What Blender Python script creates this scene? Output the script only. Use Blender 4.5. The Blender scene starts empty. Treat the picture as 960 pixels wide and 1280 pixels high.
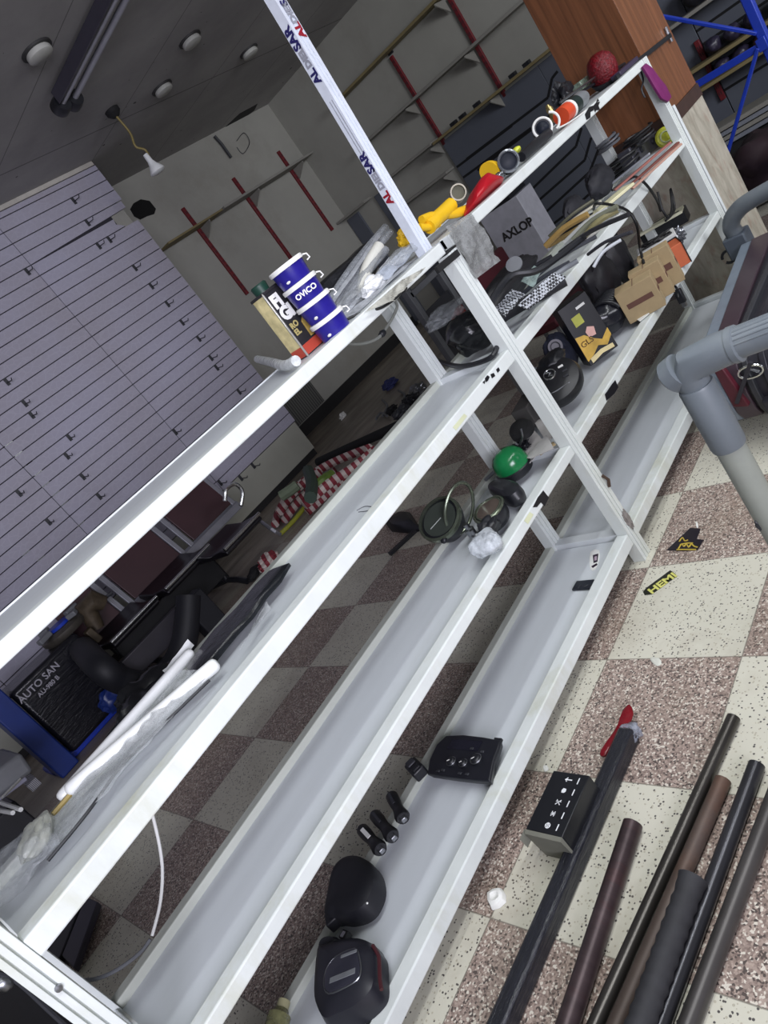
import bpy, bmesh, math, random
from mathutils import Vector, Matrix, noise
sc = bpy.context.scene
COL = sc.collection
PI = math.pi
# ------------------------------------------------------------------ camera
RM = Matrix(((0.51408482, -0.63057578, -0.58145592), (-0.63717432, 0.17306889, -0.75103664), (0.57421745, 0.75658532, -0.3128146)))
F = 918.49
CAM = Vector((0, 0, 1.5))
cd = bpy.data.cameras.new('camera'); cam = bpy.data.objects.new('camera', cd); COL.objects.link(cam)
cd.sensor_fit = 'AUTO'; cd.sensor_width = 36; cd.lens = F * 36 / 1280; cd.clip_start = .02; cd.clip_end = 60
M4 = Matrix((RM[0], -RM[1], -RM[2])).transposed().to_4x4(); M4.translation = CAM
cam.matrix_world = M4; sc.camera = cam
# ------------------------------------------------------------------ world, lights, exposure
w = bpy.data.worlds.new('world'); sc.world = w; w.use_nodes = True
bg = w.node_tree.nodes['Background']; bg.inputs[0].default_value = (.86, .9, 1, 1); bg.inputs[1].default_value = .145
def area(name, loc, target, sx, sy, power, col=(1, 1, 1), spread=180):
    l = bpy.data.lights.new(name, 'AREA'); l.shape = 'RECTANGLE'; l.size = sx; l.size_y = sy; l.energy = power; l.color = col
    l.spread = math.radians(spread)
    o = bpy.data.objects.new(name, l); COL.objects.link(o); o.location = loc
    o.rotation_euler = (Vector(target) - Vector(loc)).to_track_quat('-Z', 'Y').to_euler()
    return o
area('ceiling_lamp_row', (2.0, .50, 3.22), (2.0, .42, 0), 4.6, .10, 15, (.95, .98, 1), 84)
area('ceiling_lamp_aisle', (1.7, -.42, 3.2), (1.8, .45, 0), 4.4, .12, 34, (.95, .98, 1), 112)
area('slatwall_fill', (-1.6, -2.4, 2.1), (2.6, 6, 1.9), 3.0, 1.4, 76, (.88, .87, 1), 80)  # unseen fill, added to brighten the slatwall
area('far_wall_fill', (3.6, -3.2, 2.3), (7.6, 4.0, 1.9), 2.4, 1.6, 84, (.93, .95, 1), 95)  # added fill for the far wall, no such source in view
vs = sc.view_settings
sc.display_settings.display_device = 'sRGB'
vs.view_transform = 'Standard'; vs.look = 'None'; vs.gamma = 1; vs.exposure = 0; vs.use_curve_mapping = False

# ------------------------------------------------------------------ rays: a pixel of the 960x1280 photo meets a plane of the room
def ray(px, py): return RM.transposed() @ Vector((px - 480, py - 640, F))
def PZ(px, py, z): d = ray(px, py); return CAM + d * ((z - 1.5) / d.z)
def PY(px, py, y): d = ray(px, py); return CAM + d * (y / d.y)
def PX(px, py, x): d = ray(px, py); return CAM + d * (x / d.x)
def PP(px, py, p, n):
    d = ray(px, py); n = Vector(n); return CAM + d * ((Vector(p) - CAM).dot(n) / d.dot(n))
def V(*a): return Vector(a)

# ------------------------------------------------------------------ materials
def lin(c): return tuple(((v / 255) / 12.92 if v / 255 <= .04045 else ((v / 255 + .055) / 1.055) ** 2.4) for v in c) + (1,)
MATS = {}
def nd(nt, typ, **kw):
    n = nt.nodes.new(typ)
    for k, v in kw.items():
        if k[0] == 'i' and k[1:].isdigit(): 
            s = n.inputs[int(k[1:])]
            if hasattr(v, 'is_output'): nt.links.new(v, s)
            else: s.default_value = v
        else: setattr(n, k, v)
    return n
def mth(nt, op, a, b=0.0, c=0.0): return nd(nt, 'ShaderNodeMath', operation=op, i0=a, i1=b, i2=c).outputs[0]
def mixc(nt, f, a, b, mode='MIX'):
    n = nt.nodes.new('ShaderNodeMix'); n.data_type = 'RGBA'; n.blend_type = mode
    for i, v in ((0, f), (6, a), (7, b)):
        if hasattr(v, 'is_output'): nt.links.new(v, n.inputs[i])
        else: n.inputs[i].default_value = v
    return n.outputs[2]
def ramp(nt, f, a, b): return nd(nt, 'ShaderNodeMapRange', i0=f, i1=a, i2=b, i3=0.0, i4=1.0).outputs[0]
def base(name):
    m = bpy.data.materials.new(name); m.use_nodes = True; nt = m.node_tree; return m, nt, nt.nodes['Principled BSDF']
def mat(name, col, rough=.5, metal=0, var=.1, scale=12, bump=0, alpha=1, dirt=None, stretch=None, spec=.5):
    if name in MATS: return MATS[name]
    m, nt, b = base(name)
    c = lin(col)
    tc = nt.nodes.new('ShaderNodeTexCoord'); vec = tc.outputs['Object']
    if stretch:
        vec = nd(nt, 'ShaderNodeMapping', i0=vec, i3=stretch).outputs[0]
    nz = nd(nt, 'ShaderNodeTexNoise', i0=vec, i2=scale, i3=6.0, i4=.6)
    lo = tuple(v * (1 - var) for v in c[:3]) + (1,); hi = tuple(min(1, v * (1 + var)) for v in c[:3]) + (1,)
    out = mixc(nt, ramp(nt, nz.outputs[0], .3, .7), lo, hi)
    if dirt:
        n2 = nd(nt, 'ShaderNodeTexNoise', i0=vec, i2=scale * .35, i3=8.0, i4=.7)
        out = mixc(nt, mth(nt, 'MULTIPLY', ramp(nt, n2.outputs[0], .52, .72), .6), out, lin(dirt))
    nt.links.new(out, b.inputs['Base Color'])
    b.inputs['Roughness'].default_value = rough; b.inputs['Metallic'].default_value = metal
    b.inputs['Specular IOR Level'].default_value = spec
    if bump:
        bp = nd(nt, 'ShaderNodeBump'); bp.inputs['Strength'].default_value = bump; bp.inputs['Distance'].default_value = .01
        nt.links.new(nz.outputs[0], bp.inputs['Height']); nt.links.new(bp.outputs[0], b.inputs['Normal'])
    if alpha < 1: b.inputs['Alpha'].default_value = alpha
    MATS[name] = m; return m
def plastic_film(name, col, alpha, rough=.18):
    if name in MATS: return MATS[name]
    m, nt, b = base(name)
    tc = nt.nodes.new('ShaderNodeTexCoord')
    nz = nd(nt, 'ShaderNodeTexNoise', i0=tc.outputs['Object'], i2=38.0, i3=5.0, i4=.6)
    b.inputs['Base Color'].default_value = lin(col); b.inputs['Roughness'].default_value = rough
    a = nd(nt, 'ShaderNodeMapRange', i0=nz.outputs[0], i1=.35, i2=.65, i3=alpha * .6, i4=min(1, alpha * 1.4)).outputs[0]
    nt.links.new(a, b.inputs['Alpha'])
    bp = nd(nt, 'ShaderNodeBump'); bp.inputs['Strength'].default_value = .6; bp.inputs['Distance'].default_value = .01
    nt.links.new(nz.outputs[0], bp.inputs['Height']); nt.links.new(bp.outputs[0], b.inputs['Normal'])
    MATS[name] = m; return m
def floor_mat():
    m, nt, b = base('terrazzo_tiles')
    g = nt.nodes.new('ShaderNodeNewGeometry'); sp = nd(nt, 'ShaderNodeSeparateXYZ', i0=g.outputs['Position'])
    u = mth(nt, 'DIVIDE', mth(nt, 'ADD', sp.outputs[0], 10 * .4315 - .1165), .4315)
    v = mth(nt, 'DIVIDE', mth(nt, 'ADD', sp.outputs[1], 21 * .43 - 1.405), .43)
    par = mth(nt, 'MODULO', mth(nt, 'ADD', mth(nt, 'FLOOR', u), mth(nt, 'FLOOR', v)), 2.0)
    def edge(q): return mth(nt, 'ABSOLUTE', mth(nt, 'SUBTRACT', mth(nt, 'FRACT', q), .5))
    grout = ramp(nt, mth(nt, 'MAXIMUM', edge(u), edge(v)), .4945, .497)
    pos = g.outputs['Position']
    v1 = nd(nt, 'ShaderNodeTexVoronoi', i0=pos, i2=145.0)
    v2 = nd(nt, 'ShaderNodeTexVoronoi', i0=pos, i2=210.0)
    r1 = nd(nt, 'ShaderNodeSeparateColor', i0=v1.outputs['Color']); r2 = nd(nt, 'ShaderNodeSeparateColor', i0=v2.outputs['Color'])
    # pale tile: cream with sparse dark chips
    chip = mth(nt, 'MULTIPLY', mth(nt, 'GREATER_THAN', r1.outputs[0], .80), mth(nt, 'LESS_THAN', v1.outputs['Distance'], .42))
    white = mixc(nt, chip, lin((206, 203, 188)), lin((84, 80, 78)))
    chip2 = mth(nt, 'MULTIPLY', mth(nt, 'GREATER_THAN', r1.outputs[1], .82), mth(nt, 'LESS_THAN', v1.outputs['Distance'], .4))
    white = mixc(nt, chip2, white, lin((182, 176, 158)))
    # pink tile: dense brown, pink and pale chips
    pink = mixc(nt, r2.outputs[0], lin((118, 101, 94)), lin((180, 162, 151)))
    pink = mixc(nt, mth(nt, 'GREATER_THAN', r2.outputs[1], .84), pink, lin((214, 206, 194)))
    pink = mixc(nt, mth(nt, 'GREATER_THAN', r2.outputs[2], .88), pink, lin((84, 74, 70)))
    c = mixc(nt, par, pink, white)
    n1 = nd(nt, 'ShaderNodeTexNoise', i0=pos, i2=2.3, i3=8.0, i4=.65)
    c = mixc(nt, mth(nt, 'MULTIPLY', ramp(nt, n1.outputs[0], .5, .75), .45), c, lin((128, 112, 92)))
    # the back of the shop has never been swept: brown grey dust over the tiles
    n2 = nd(nt, 'ShaderNodeTexNoise', i0=nd(nt, 'ShaderNodeMapping', i0=pos, i3=(.8, 3.5, 1)).outputs[0], i2=1.7, i3=8.0, i4=.6)
    dusty = mth(nt, 'ADD', sp.outputs[1], mth(nt, 'MULTIPLY', n2.outputs[0], 1.2))
    c = mixc(nt, mth(nt, 'MULTIPLY', ramp(nt, dusty, 4.9, 5.6), .93), c, mixc(nt, ramp(nt, n2.outputs[0], .35, .65), lin((92, 84, 76)), lin((150, 140, 128))))
    c = mixc(nt, mth(nt, 'MULTIPLY', grout, .75), c, lin((112, 106, 96)))
    nt.links.new(c, b.inputs['Base Color'])
    b.inputs['Roughness'].default_value = .42
    return m
def wood_mat(name, a, c2, axis=2):
    m, nt, b = base(name)
    tc = nt.nodes.new('ShaderNodeTexCoord'); s = [26, 26, 26]; s[axis] = .9
    mp = nd(nt, 'ShaderNodeMapping', i0=tc.outputs['Object'], i3=tuple(s))
    nz = nd(nt, 'ShaderNodeTexNoise', i0=mp.outputs[0], i2=1.6, i3=8.0, i4=.6, i8=.8)
    nt.links.new(mixc(nt, ramp(nt, nz.outputs[0], .3, .7), lin(a), lin(c2)), b.inputs['Base Color'])
    b.inputs['Roughness'].default_value = .38
    return m
def stone_mat():
    m, nt, b = base('travertine')
    tc = nt.nodes.new('ShaderNodeTexCoord')
    mp = nd(nt, 'ShaderNodeMapping', i0=tc.outputs['Object'], i2=(.3, .5, .4), i3=(7, 7, 3))
    nz = nd(nt, 'ShaderNodeTexNoise', i0=mp.outputs[0], i2=1.6, i3=9.0, i4=.65, i8=1.4)
    c = mixc(nt, ramp(nt, nz.outputs[0], .3, .7), lin((140, 134, 120)), lin((186, 180, 166)))
    n2 = nd(nt, 'ShaderNodeTexNoise', i0=mp.outputs[0], i2=4.5, i3=6.0)
    c = mixc(nt, mth(nt, 'MULTIPLY', ramp(nt, n2.outputs[0], .55, .7), .5), c, lin((146, 112, 98)))
    nt.links.new(c, b.inputs['Base Color']); b.inputs['Roughness'].default_value = .35
    return m
def slat_mat():
    m, nt, b = base('lilac_slat_board')
    tc = nt.nodes.new('ShaderNodeTexCoord')
    v = nd(nt, 'ShaderNodeTexVoronoi', feature='DISTANCE_TO_EDGE', i0=nd(nt, 'ShaderNodeMapping', i0=tc.outputs['Object'], i3=(16, 16, 24)).outputs[0], i2=1.0)
    nz = nd(nt, 'ShaderNodeTexNoise', i0=tc.outputs['Object'], i2=1.2, i3=4.0)
    fig = mth(nt, 'MULTIPLY', mth(nt, 'LESS_THAN', v.outputs['Distance'], .06), .10)
    c = mixc(nt, ramp(nt, nz.outputs[0], .35, .7), lin((158, 156, 172)), lin((150, 146, 156)))
    nt.links.new(mixc(nt, fig, c, lin((196, 194, 208))), b.inputs['Base Color']); b.inputs['Roughness'].default_value = .45
    return m
def ceiling_mat():
    m, nt, b = base('ceiling_boards')
    g = nt.nodes.new('ShaderNodeNewGeometry'); sp = nd(nt, 'ShaderNodeSeparateXYZ', i0=g.outputs['Position'])
    def ln(q, p, o): return mth(nt, 'GREATER_THAN', mth(nt, 'ABSOLUTE', mth(nt, 'SUBTRACT', mth(nt, 'FRACT', mth(nt, 'DIVIDE', mth(nt, 'ADD', q, o + 60), p)), .5)), .4965)
    l = mth(nt, 'MAXIMUM', ln(sp.outputs[0], 1.22, .3), ln(sp.outputs[1], 2.44, .5))
    nz = nd(nt, 'ShaderNodeTexNoise', i0=g.outputs['Position'], i2=1.1, i3=8.0, i4=.65)
    c = mixc(nt, ramp(nt, nz.outputs[0], .3, .7), lin((140, 138, 138)), lin((166, 164, 162)))
    n2 = nd(nt, 'ShaderNodeTexNoise', i0=g.outputs['Position'], i2=14.0, i3=2.0)
    c = mixc(nt, mth(nt, 'GREATER_THAN', n2.outputs[0], .74), c, lin((84, 82, 82)))
    nt.links.new(mixc(nt, mth(nt, 'MULTIPLY', l, .6), c, lin((60, 58, 58))), b.inputs['Base Color']); b.inputs['Roughness'].default_value = .85
    return m
def stripe_mat(name, a, c2, rot, scale, dist=0.0):
    m, nt, b = base(name)
    tc = nt.nodes.new('ShaderNodeTexCoord')
    mp = nd(nt, 'ShaderNodeMapping', i0=tc.outputs['Object'], i2=rot)
    wv = nd(nt, 'ShaderNodeTexWave', i0=mp.outputs[0], i1=scale, i2=dist)
    nt.links.new(mixc(nt, mth(nt, 'GREATER_THAN', wv.outputs[1], .5), lin(a), lin(c2)), b.inputs['Base Color']); b.inputs['Roughness'].default_value = .7
    return m
def net_mat():
    m, nt, b = base('white_black_netting')
    tc = nt.nodes.new('ShaderNodeTexCoord')
    ck = nd(nt, 'ShaderNodeTexChecker', i0=tc.outputs['Object'], i1=lin((168, 172, 178)), i2=lin((24, 24, 28)), i3=120.0)
    nt.links.new(ck.outputs[0], b.inputs['Base Color']); b.inputs['Roughness'].default_value = .7
    return m

WHITE = mat('white_painted_metal', (214, 219, 221), .42, 0, .04, 5, dirt=(192, 195, 176))
TRAYM = mat('pale_blue_grey_tray', (203, 208, 212), .4, 0, .04, 4, dirt=(188, 190, 188), stretch=(.4, 2.5, 1))
REARM = mat('aged_shaded_rear_rail', (186, 190, 180), .5, 0, .05, 6)  # aged greenish tone, with the shade under the shelf above painted in
WHITE_D = mat('white_painted_metal_worn', (214, 219, 217), .45, 0, .06, 9, dirt=(178, 178, 146), stretch=(1, 1, .35))
BLACK = mat('black_plastic', (26, 27, 32), .42, 0, .15, 20)
BLACKM = mat('black_matte', (20, 20, 22), .8, 0, .2, 20)
DGREY = mat('dark_grey_plastic', (48, 49, 54), .5)
GREY = mat('grey_plastic', (104, 106, 110), .5)
CHROME = mat('chrome', (215, 217, 220), .16, 1, .03)
STEEL = mat('brushed_steel', (150, 152, 156), .35, 1, .08)
PAPER = mat('white_paper', (226, 226, 222), .8)
FILM = plastic_film('clear_film', (186, 190, 192), .34)
FILM_T = plastic_film('thin_clear_film', (176, 180, 184), .24)
KRAFT = mat('kraft_card', (160, 140, 106), .8, 0, .08, 18)
RED = mat('red_plastic', (176, 18, 34), .35)
YELLOW = mat('yellow_rubber', (232, 186, 28), .5)
WIRE = mat('black_cable', (24, 24, 26), .5)
WALLM = mat('grey_plaster', (150, 149, 142), .9, 0, .06, 2.2, .15, dirt=(128, 124, 114))
PLANK = mat('grey_shelf_board', (132, 130, 124), .7, 0, .1, 6)
OLIVE = mat('olive_board', (124, 112, 78), .7, 0, .15, 6, dirt=(92, 76, 52))
UPR = mat('dark_red_upright', (104, 26, 34), .5, 0, .12, 12)
BLUE = mat('blue_enamel', (24, 52, 158), .4, 0, .1, 8)
GREYPIPE = mat('grey_pvc_pipe', (102, 109, 115), .45, 0, .08, 10, dirt=(124, 128, 126))
GREYPOLE = mat('pale_grey_scuffed_pole', (142, 146, 138), .45, 0, .08, 8, dirt=(124, 126, 124))
MAROON = mat('maroon_vinyl', (84, 30, 40), .5)

# ------------------------------------------------------------------ mesh builder (world coordinates)
class MB:
    def __init__(s, m=None): s.v = []; s.f = []; s.m = m or Matrix()
    def add(s, vs, fs):
        n = len(s.v); s.v += [s.m @ Vector(p) for p in vs]; s.f += [[i + n for i in q] for q in fs]; return s
    def hexa(s, p): return s.add(p, [(0, 3, 2, 1), (4, 5, 6, 7), (0, 1, 5, 4), (1, 2, 6, 5), (2, 3, 7, 6), (3, 0, 4, 7)])
    def box(s, x0, x1, y0, y1, z0, z1):
        return s.hexa([(x0, y0, z0), (x1, y0, z0), (x1, y1, z0), (x0, y1, z0), (x0, y0, z1), (x1, y0, z1), (x1, y1, z1), (x0, y1, z1)])
    def beam(s, p, q, wd, ht, up=(0, 0, 1)):
        p = Vector(p); q = Vector(q); d = (q - p).normalized(); sd = d.cross(Vector(up))
        if sd.length < 1e-4: sd = d.cross(V(1, 0, 0))
        sd.normalize(); u = sd.cross(d)
        c = [a * wd / 2 * sd + b * ht / 2 * u for a, b in ((-1, -1), (1, -1), (1, 1), (-1, 1))]
        return s.hexa([p + k for k in c] + [q + k for k in c])
    def prism(s, pts, vec):
        pts = [Vector(p) for p in pts]; vec = Vector(vec); n = len(pts)
        return s.add(pts + [p + vec for p in pts], [list(range(n))[::-1], list(range(n, 2 * n))] + [(i, (i + 1) % n, (i + 1) % n + n, i + n) for i in range(n)])
    def tube(s, pts, r, n=10, rs=None, closed=False):
        pts = [Vector(p) for p in pts]; k = len(pts); vs = []; fs = []; prev = None
        for i, p in enumerate(pts):
            if closed: d = pts[(i + 1) % k] - pts[i - 1]
            else: d = pts[min(i + 1, k - 1)] - pts[max(i - 1, 0)]
            d.normalize()
            if prev is None:
                a = d.cross(V(0, 0, 1)); a = a if a.length > 1e-3 else d.cross(V(1, 0, 0))
            else: a = prev - d * prev.dot(d)
            a.normalize(); prev = a; b = d.cross(a); rr = rs[i] if rs else r
            vs += [p + (a * math.cos(2 * PI * j / n) + b * math.sin(2 * PI * j / n)) * rr for j in range(n)]
        for i in range(k if closed else k - 1):
            for j in range(n): fs.append((i * n + j, i * n + (j + 1) % n, ((i + 1) % k) * n + (j + 1) % n, ((i + 1) % k) * n + j))
        if not closed: fs += [list(range(n))[::-1], list(range((k - 1) * n, k * n))]
        return s.add(vs, fs)
    def bar(s, p, q, r, n=14, r2=None): return s.tube([p, q], r, n, [r, r2 if r2 is not None else r])
    def pipe(s, p, q, r, ri, n=20):
        p = Vector(p); q = Vector(q); d = (q - p).normalized(); a = d.cross(V(0, 0, 1)); a = (a if a.length > 1e-3 else d.cross(V(1, 0, 0))).normalized(); b = d.cross(a)
        vs = []
        for c, rr in ((p, r), (q, r), (q, ri), (p, ri)): vs += [c + (a * math.cos(2 * PI * j / n) + b * math.sin(2 * PI * j / n)) * rr for j in range(n)]
        return s.add(vs, [(k * n + j, k * n + (j + 1) % n, ((k + 1) % 4) * n + (j + 1) % n, ((k + 1) % 4) * n + j) for k in range(4) for j in range(n)])
    def lathe(s, prof, c=(0, 0, 0), ax=(0, 0, 1), n=24, ring=False):
        c = Vector(c); ax = Vector(ax).normalized(); a = ax.cross(V(0, 1, 0)); a = (a if a.length > 1e-3 else ax.cross(V(1, 0, 0))).normalized(); b = ax.cross(a)
        vs = []; fs = []; k = len(prof)
        for r, h in prof: vs += [c + ax * h + (a * math.cos(2 * PI * j / n) + b * math.sin(2 * PI * j / n)) * max(r, 1e-4) for j in range(n)]
        for i in range(k - 1):
            for j in range(n): fs.append((i * n + j, i * n + (j + 1) % n, (i + 1) * n + (j + 1) % n, (i + 1) * n + j))
        if ring: fs += [((k - 1) * n + j, (k - 1) * n + (j + 1) % n, (j + 1) % n, j) for j in range(n)]
        else: fs += [list(range(n))[::-1], list(range((k - 1) * n, k * n))]
        return s.add(vs, fs)
    def dome(s, pts, up, h, steps=((1, 0), (1, .45), (.9, .8), (.6, .97), (.25, 1)), cen=None):
        pts = [Vector(p) for p in pts]; up = Vector(up).normalized(); n = len(pts)
        c = Vector(cen) if cen else sum(pts, Vector()) / n
        vs = []; fs = []
        for k, t in steps: vs += [c + (p - c) * k + up * h * t for p in pts]
        for i in range(len(steps) - 1):
            for j in range(n): fs.append((i * n + j, i * n + (j + 1) % n, (i + 1) * n + (j + 1) % n, (i + 1) * n + j))
        fs += [list(range(n))[::-1], list(range((len(steps) - 1) * n, len(steps) * n))]
        return s.add(vs, fs)
    def lump(s, c, rad, seed=0, amp=.35, freq=3., sub=4, rot=0, flat=None):
        bm = bmesh.new(); bmesh.ops.create_icosphere(bm, subdivisions=sub, radius=1)
        c = Vector(c); off = V(seed * 7.3, seed * 3.1, seed * 5.7); vs = []; R3 = Matrix.Rotation(rot, 3, 'Z')
        for v in bm.verts:
            p = v.co; k = 1 + amp * (noise.noise(p * freq * .5 + off) + .5 * noise.noise(p * freq + off) + .3 * noise.noise(p * freq * 2.3 + off))
            q = R3 @ Vector((p.x * rad[0] * k, p.y * rad[1] * k, p.z * rad[2] * k)) + c
            if flat is not None and q.z < flat: q.z = flat + (q.z - flat) * .02
            vs.append(q)
        fs = [[v.index for v in f.verts] for f in bm.faces]; bm.free()
        return s.add(vs, fs)
    def sheet(s, corners, nu, nv, th, amp=0, seed=0, freq=8.):
        a, b, c, d = [Vector(p) for p in corners]; nrm = (b - a).cross(d - a).normalized(); top = []; off = V(seed * 5.1, seed * 2.3, seed)
        for i in range(nu + 1):
            for j in range(nv + 1):
                u = i / nu; t = j / nv; p = a * (1 - u) * (1 - t) + b * u * (1 - t) + c * u * t + d * (1 - u) * t
                k = noise.noise(p * freq + off) + .6 * noise.noise(p * freq * 2.4 + off)
                top.append(p + nrm * amp * k)
        m = len(top); vs = top + [p - nrm * th for p in top]; fs = []; W = nv + 1
        for i in range(nu):
            for j in range(nv):
                q = (i * W + j, (i + 1) * W + j, (i + 1) * W + j + 1, i * W + j + 1); fs += [q, tuple(x + m for x in q[::-1])]
        rim = [i * W for i in range(nu + 1)] + [nu * W + j for j in range(1, nv + 1)] + [i * W + nv for i in range(nu - 1, -1, -1)] + [j for j in range(nv - 1, 0, -1)]
        for k in range(len(rim)): x, y = rim[k], rim[(k + 1) % len(rim)]; fs.append((y, x, x + m, y + m))
        return s.add(vs, fs)
    def text(s, txt, org, xd, yd, size, depth=.001, bold=0.0):
        cu = bpy.data.curves.new('t', 'FONT'); cu.body = txt; cu.size = size; cu.extrude = depth; cu.offset = bold; cu.resolution_u = 3
        o = bpy.data.objects.new('t', cu); COL.objects.link(o)
        dg = bpy.context.evaluated_depsgraph_get(); me = bpy.data.meshes.new_from_object(o.evaluated_get(dg))
        x = Vector(xd).normalized(); y = Vector(yd); y = (y - x * y.dot(x)).normalized(); z = x.cross(y); org = Vector(org)
        s.add([org + x * v.co.x + y * v.co.y + z * v.co.z for v in me.vertices], [list(p.vertices) for p in me.polygons])
        bpy.data.objects.remove(o); bpy.data.curves.remove(cu); bpy.data.meshes.remove(me)
        return s
def build(name, mb, m, parent=None, bev=0, smooth=True, origin=None, label=None, bseg=2):
    me = bpy.data.meshes.new(name)
    inv = parent.matrix_world.inverted() if parent else Matrix.Translation(-Vector(origin)) if origin is not None else Matrix()
    me.from_pydata([inv @ p for p in mb.v], [], mb.f); me.update()
    bm = bmesh.new(); bm.from_mesh(me); bmesh.ops.recalc_face_normals(bm, faces=bm.faces); bm.to_mesh(me); bm.free()
    me.materials.append(m)
    if smooth:
        me.shade_smooth(); me.set_sharp_from_angle(angle=math.radians(38))
    o = bpy.data.objects.new(name, me); COL.objects.link(o)
    if parent: o.parent = parent
    elif origin is not None: o.location = origin; o.matrix_world = Matrix.Translation(origin)
    if parent: o.matrix_world = parent.matrix_world.copy()
    if parent: o.matrix_parent_inverse = Matrix(); o.location = (0, 0, 0); o.rotation_euler = (0, 0, 0)
    if bev:
        md = o.modifiers.new('bevel', 'BEVEL'); md.width = bev; md.segments = bseg; md.limit_method = 'ANGLE'; md.angle_limit = math.radians(40)
    if label: o['label'] = label
    return o
def T(name, label, cat, loc=(0, 0, 0), rz=0, group=None, mtx=None):
    o = bpy.data.objects.new(name, None); COL.objects.link(o); o.empty_display_size = .05
    o.matrix_world = mtx if mtx else Matrix.Translation(loc) @ Matrix.Rotation(rz, 4, 'Z')
    o['label'] = label; o['category'] = cat
    if group: o['group'] = group
    return o
def solo(name, mb, m, label, cat, group=None, bev=0, smooth=True):
    n = len(mb.v); c = sum(mb.v, Vector()) / n; c.z = min(p.z for p in mb.v)
    o = build(name, mb, m, None, bev, smooth, origin=c); o['label'] = label; o['category'] = cat
    if group: o['group'] = group
    return o
def struct(name, mb, m, bev=0, parent=None, smooth=False):
    o = build(name, mb, m, parent, bev, smooth); 
    if not parent: o['kind'] = 'structure'
    return o
def stuff(o): o['kind'] = 'stuff'; return o
def clone(src, mtx, label=None, group=None):
    c = src.copy(); COL.objects.link(c); c.matrix_world = mtx
    if label: c['label'] = label
    if group: c['group'] = group
    for ch in list(src.children):
        d = ch.copy(); COL.objects.link(d); d.parent = c
        for g in list(ch.children):
            e = g.copy(); COL.objects.link(e); e.parent = d
    return c
def arc(c, a, b, r, t0, t1, n): return [Vector(c) + Vector(a) * r * math.cos(t0 + (t1 - t0) * i / n) + Vector(b) * r * math.sin(t0 + (t1 - t0) * i / n) for i in range(n + 1)]
def smoothpts(pts, k=5):
    pts = [Vector(p) for p in pts]; out = []
    for i in range(len(pts) - 1):
        p0 = pts[max(i - 1, 0)]; p1 = pts[i]; p2 = pts[i + 1]; p3 = pts[min(i + 2, len(pts) - 1)]
        for j in range(k):
            t = j / k; out.append(.5 * ((2 * p1) + (p2 - p0) * t + (2 * p0 - 5 * p1 + 4 * p2 - p3) * t * t + (3 * p1 - p0 - 3 * p2 + p3) * t ** 3))
    return out + [pts[-1]]
def loopsmooth(pts, k=4):
    pts = [Vector(p) for p in pts]; n = len(pts); out = []
    for i in range(n):
        p0, p1, p2, p3 = pts[i - 1], pts[i], pts[(i + 1) % n], pts[(i + 2) % n]
        for j in range(k):
            t = j / k; out.append(.5 * ((2 * p1) + (p2 - p0) * t + (2 * p0 - 5 * p1 + 4 * p2 - p3) * t * t + (3 * p1 - p0 - 3 * p2 + p3) * t ** 3))
    return out
UP = V(0, 0, 1)
# ================================================================== SETTING
CZ = 3.29; WY = 6.95; WX = 7.74; SY = 5.98
struct('floor', MB().box(-3, WX + .1, -3.5, WY + .1, -.1, 0), floor_mat())
struct('ceiling', MB().box(-3, WX + .1, -3.5, WY + .1, CZ, CZ + .1), ceiling_mat())
wl = MB().box(4.30, WX + .1, WY, WY + .12, 0, CZ)
struct('wall_left', wl, WALLM)
struct('wall_far', MB().box(WX, WX + .12, -3.5, WY, 0, CZ), WALLM)
struct('wall_partition', MB().box(-3, 4.33, SY + .04, WY + .12, 0, CZ), WALLM)
struct('baseboard_left', MB().box(4.34, WX, WY - .02, WY, 0, .14), mat('black_skirting', (26, 25, 26), .6))
struct('baseboard_partition', MB().box(-3, 4.34, SY + .02, SY + .04, 0, .08), MATS['black_skirting'])
struct('trim_1', MB().box(-3, 4.345, SY - .015, SY + .04, 3.255, CZ), mat('pale_trim', (176, 172, 164), .6))
# cream kick board under the slatwall
struct('trim_2', MB().box(-3, 4.345, SY + .005, SY + .04, .07, .395), mat('cream_board', (152, 152, 142), .6, 0, .06, 3, dirt=(140, 134, 110)))
SLAT = slat_mat(); SEAM = mat('dark_groove', (40, 38, 46), .9)
def slat_panel(x0, x1, label, notch=False):
    t = T('slatwall_panel', label, 'wall panel', ((x0 + x1) / 2, SY + .03, .4), group='lilac slatwall panels')
    mb = MB(); zs = [.40] + [.5 + .1003 * k for k in range(28)] + [3.255]
    for i in range(len(zs) - 1):
        z0 = zs[i] + .004; z1 = zs[i + 1] - .004; xe = x1
        if notch and i in (23, 24):   # the broken corner
            if i == 24:
                mb.prism([(x0, SY, z0), (x1 - .02, SY, z0 + .03), (x1 - .02, SY, z1), (x0, SY, z1)], (0, .016, 0)); continue
            xe = x1 - .17
            mb.prism([(x0, SY, z0), (xe + .02, SY, z0), (xe - .05, SY, (z0 + z1) / 2), (xe - .04, SY, z1), (x0, SY, z1)], (0, .016, 0)); continue
        mb.box(x0, xe, SY, SY + .016, z0, z1)
    build('slat_face', mb, SLAT, t)
    bk = MB()
    if notch:
        bk.box(x0, x1, SY + .016, SY + .038, .40, 2.68); bk.box(x0, x1 - .2, SY + .016, SY + .038, 2.68, 2.92); bk.box(x0, x1, SY + .016, SY + .038, 2.92, 3.255)
    else: bk.box(x0, x1, SY + .016, SY + .038, .40, 3.255)
    build('backing', bk, SEAM, t)
    return t
slat_panel(3.235, 4.36, 'lilac slatwall panel with a broken notch near the ceiling, at the open wall end', True)
slat_panel(2.045, 3.229, 'lilac slatwall panel joined on the left of the notched one, full height')
slat_panel(.85, 2.039, 'lilac slatwall panel behind the near half of the white rack')
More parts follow.
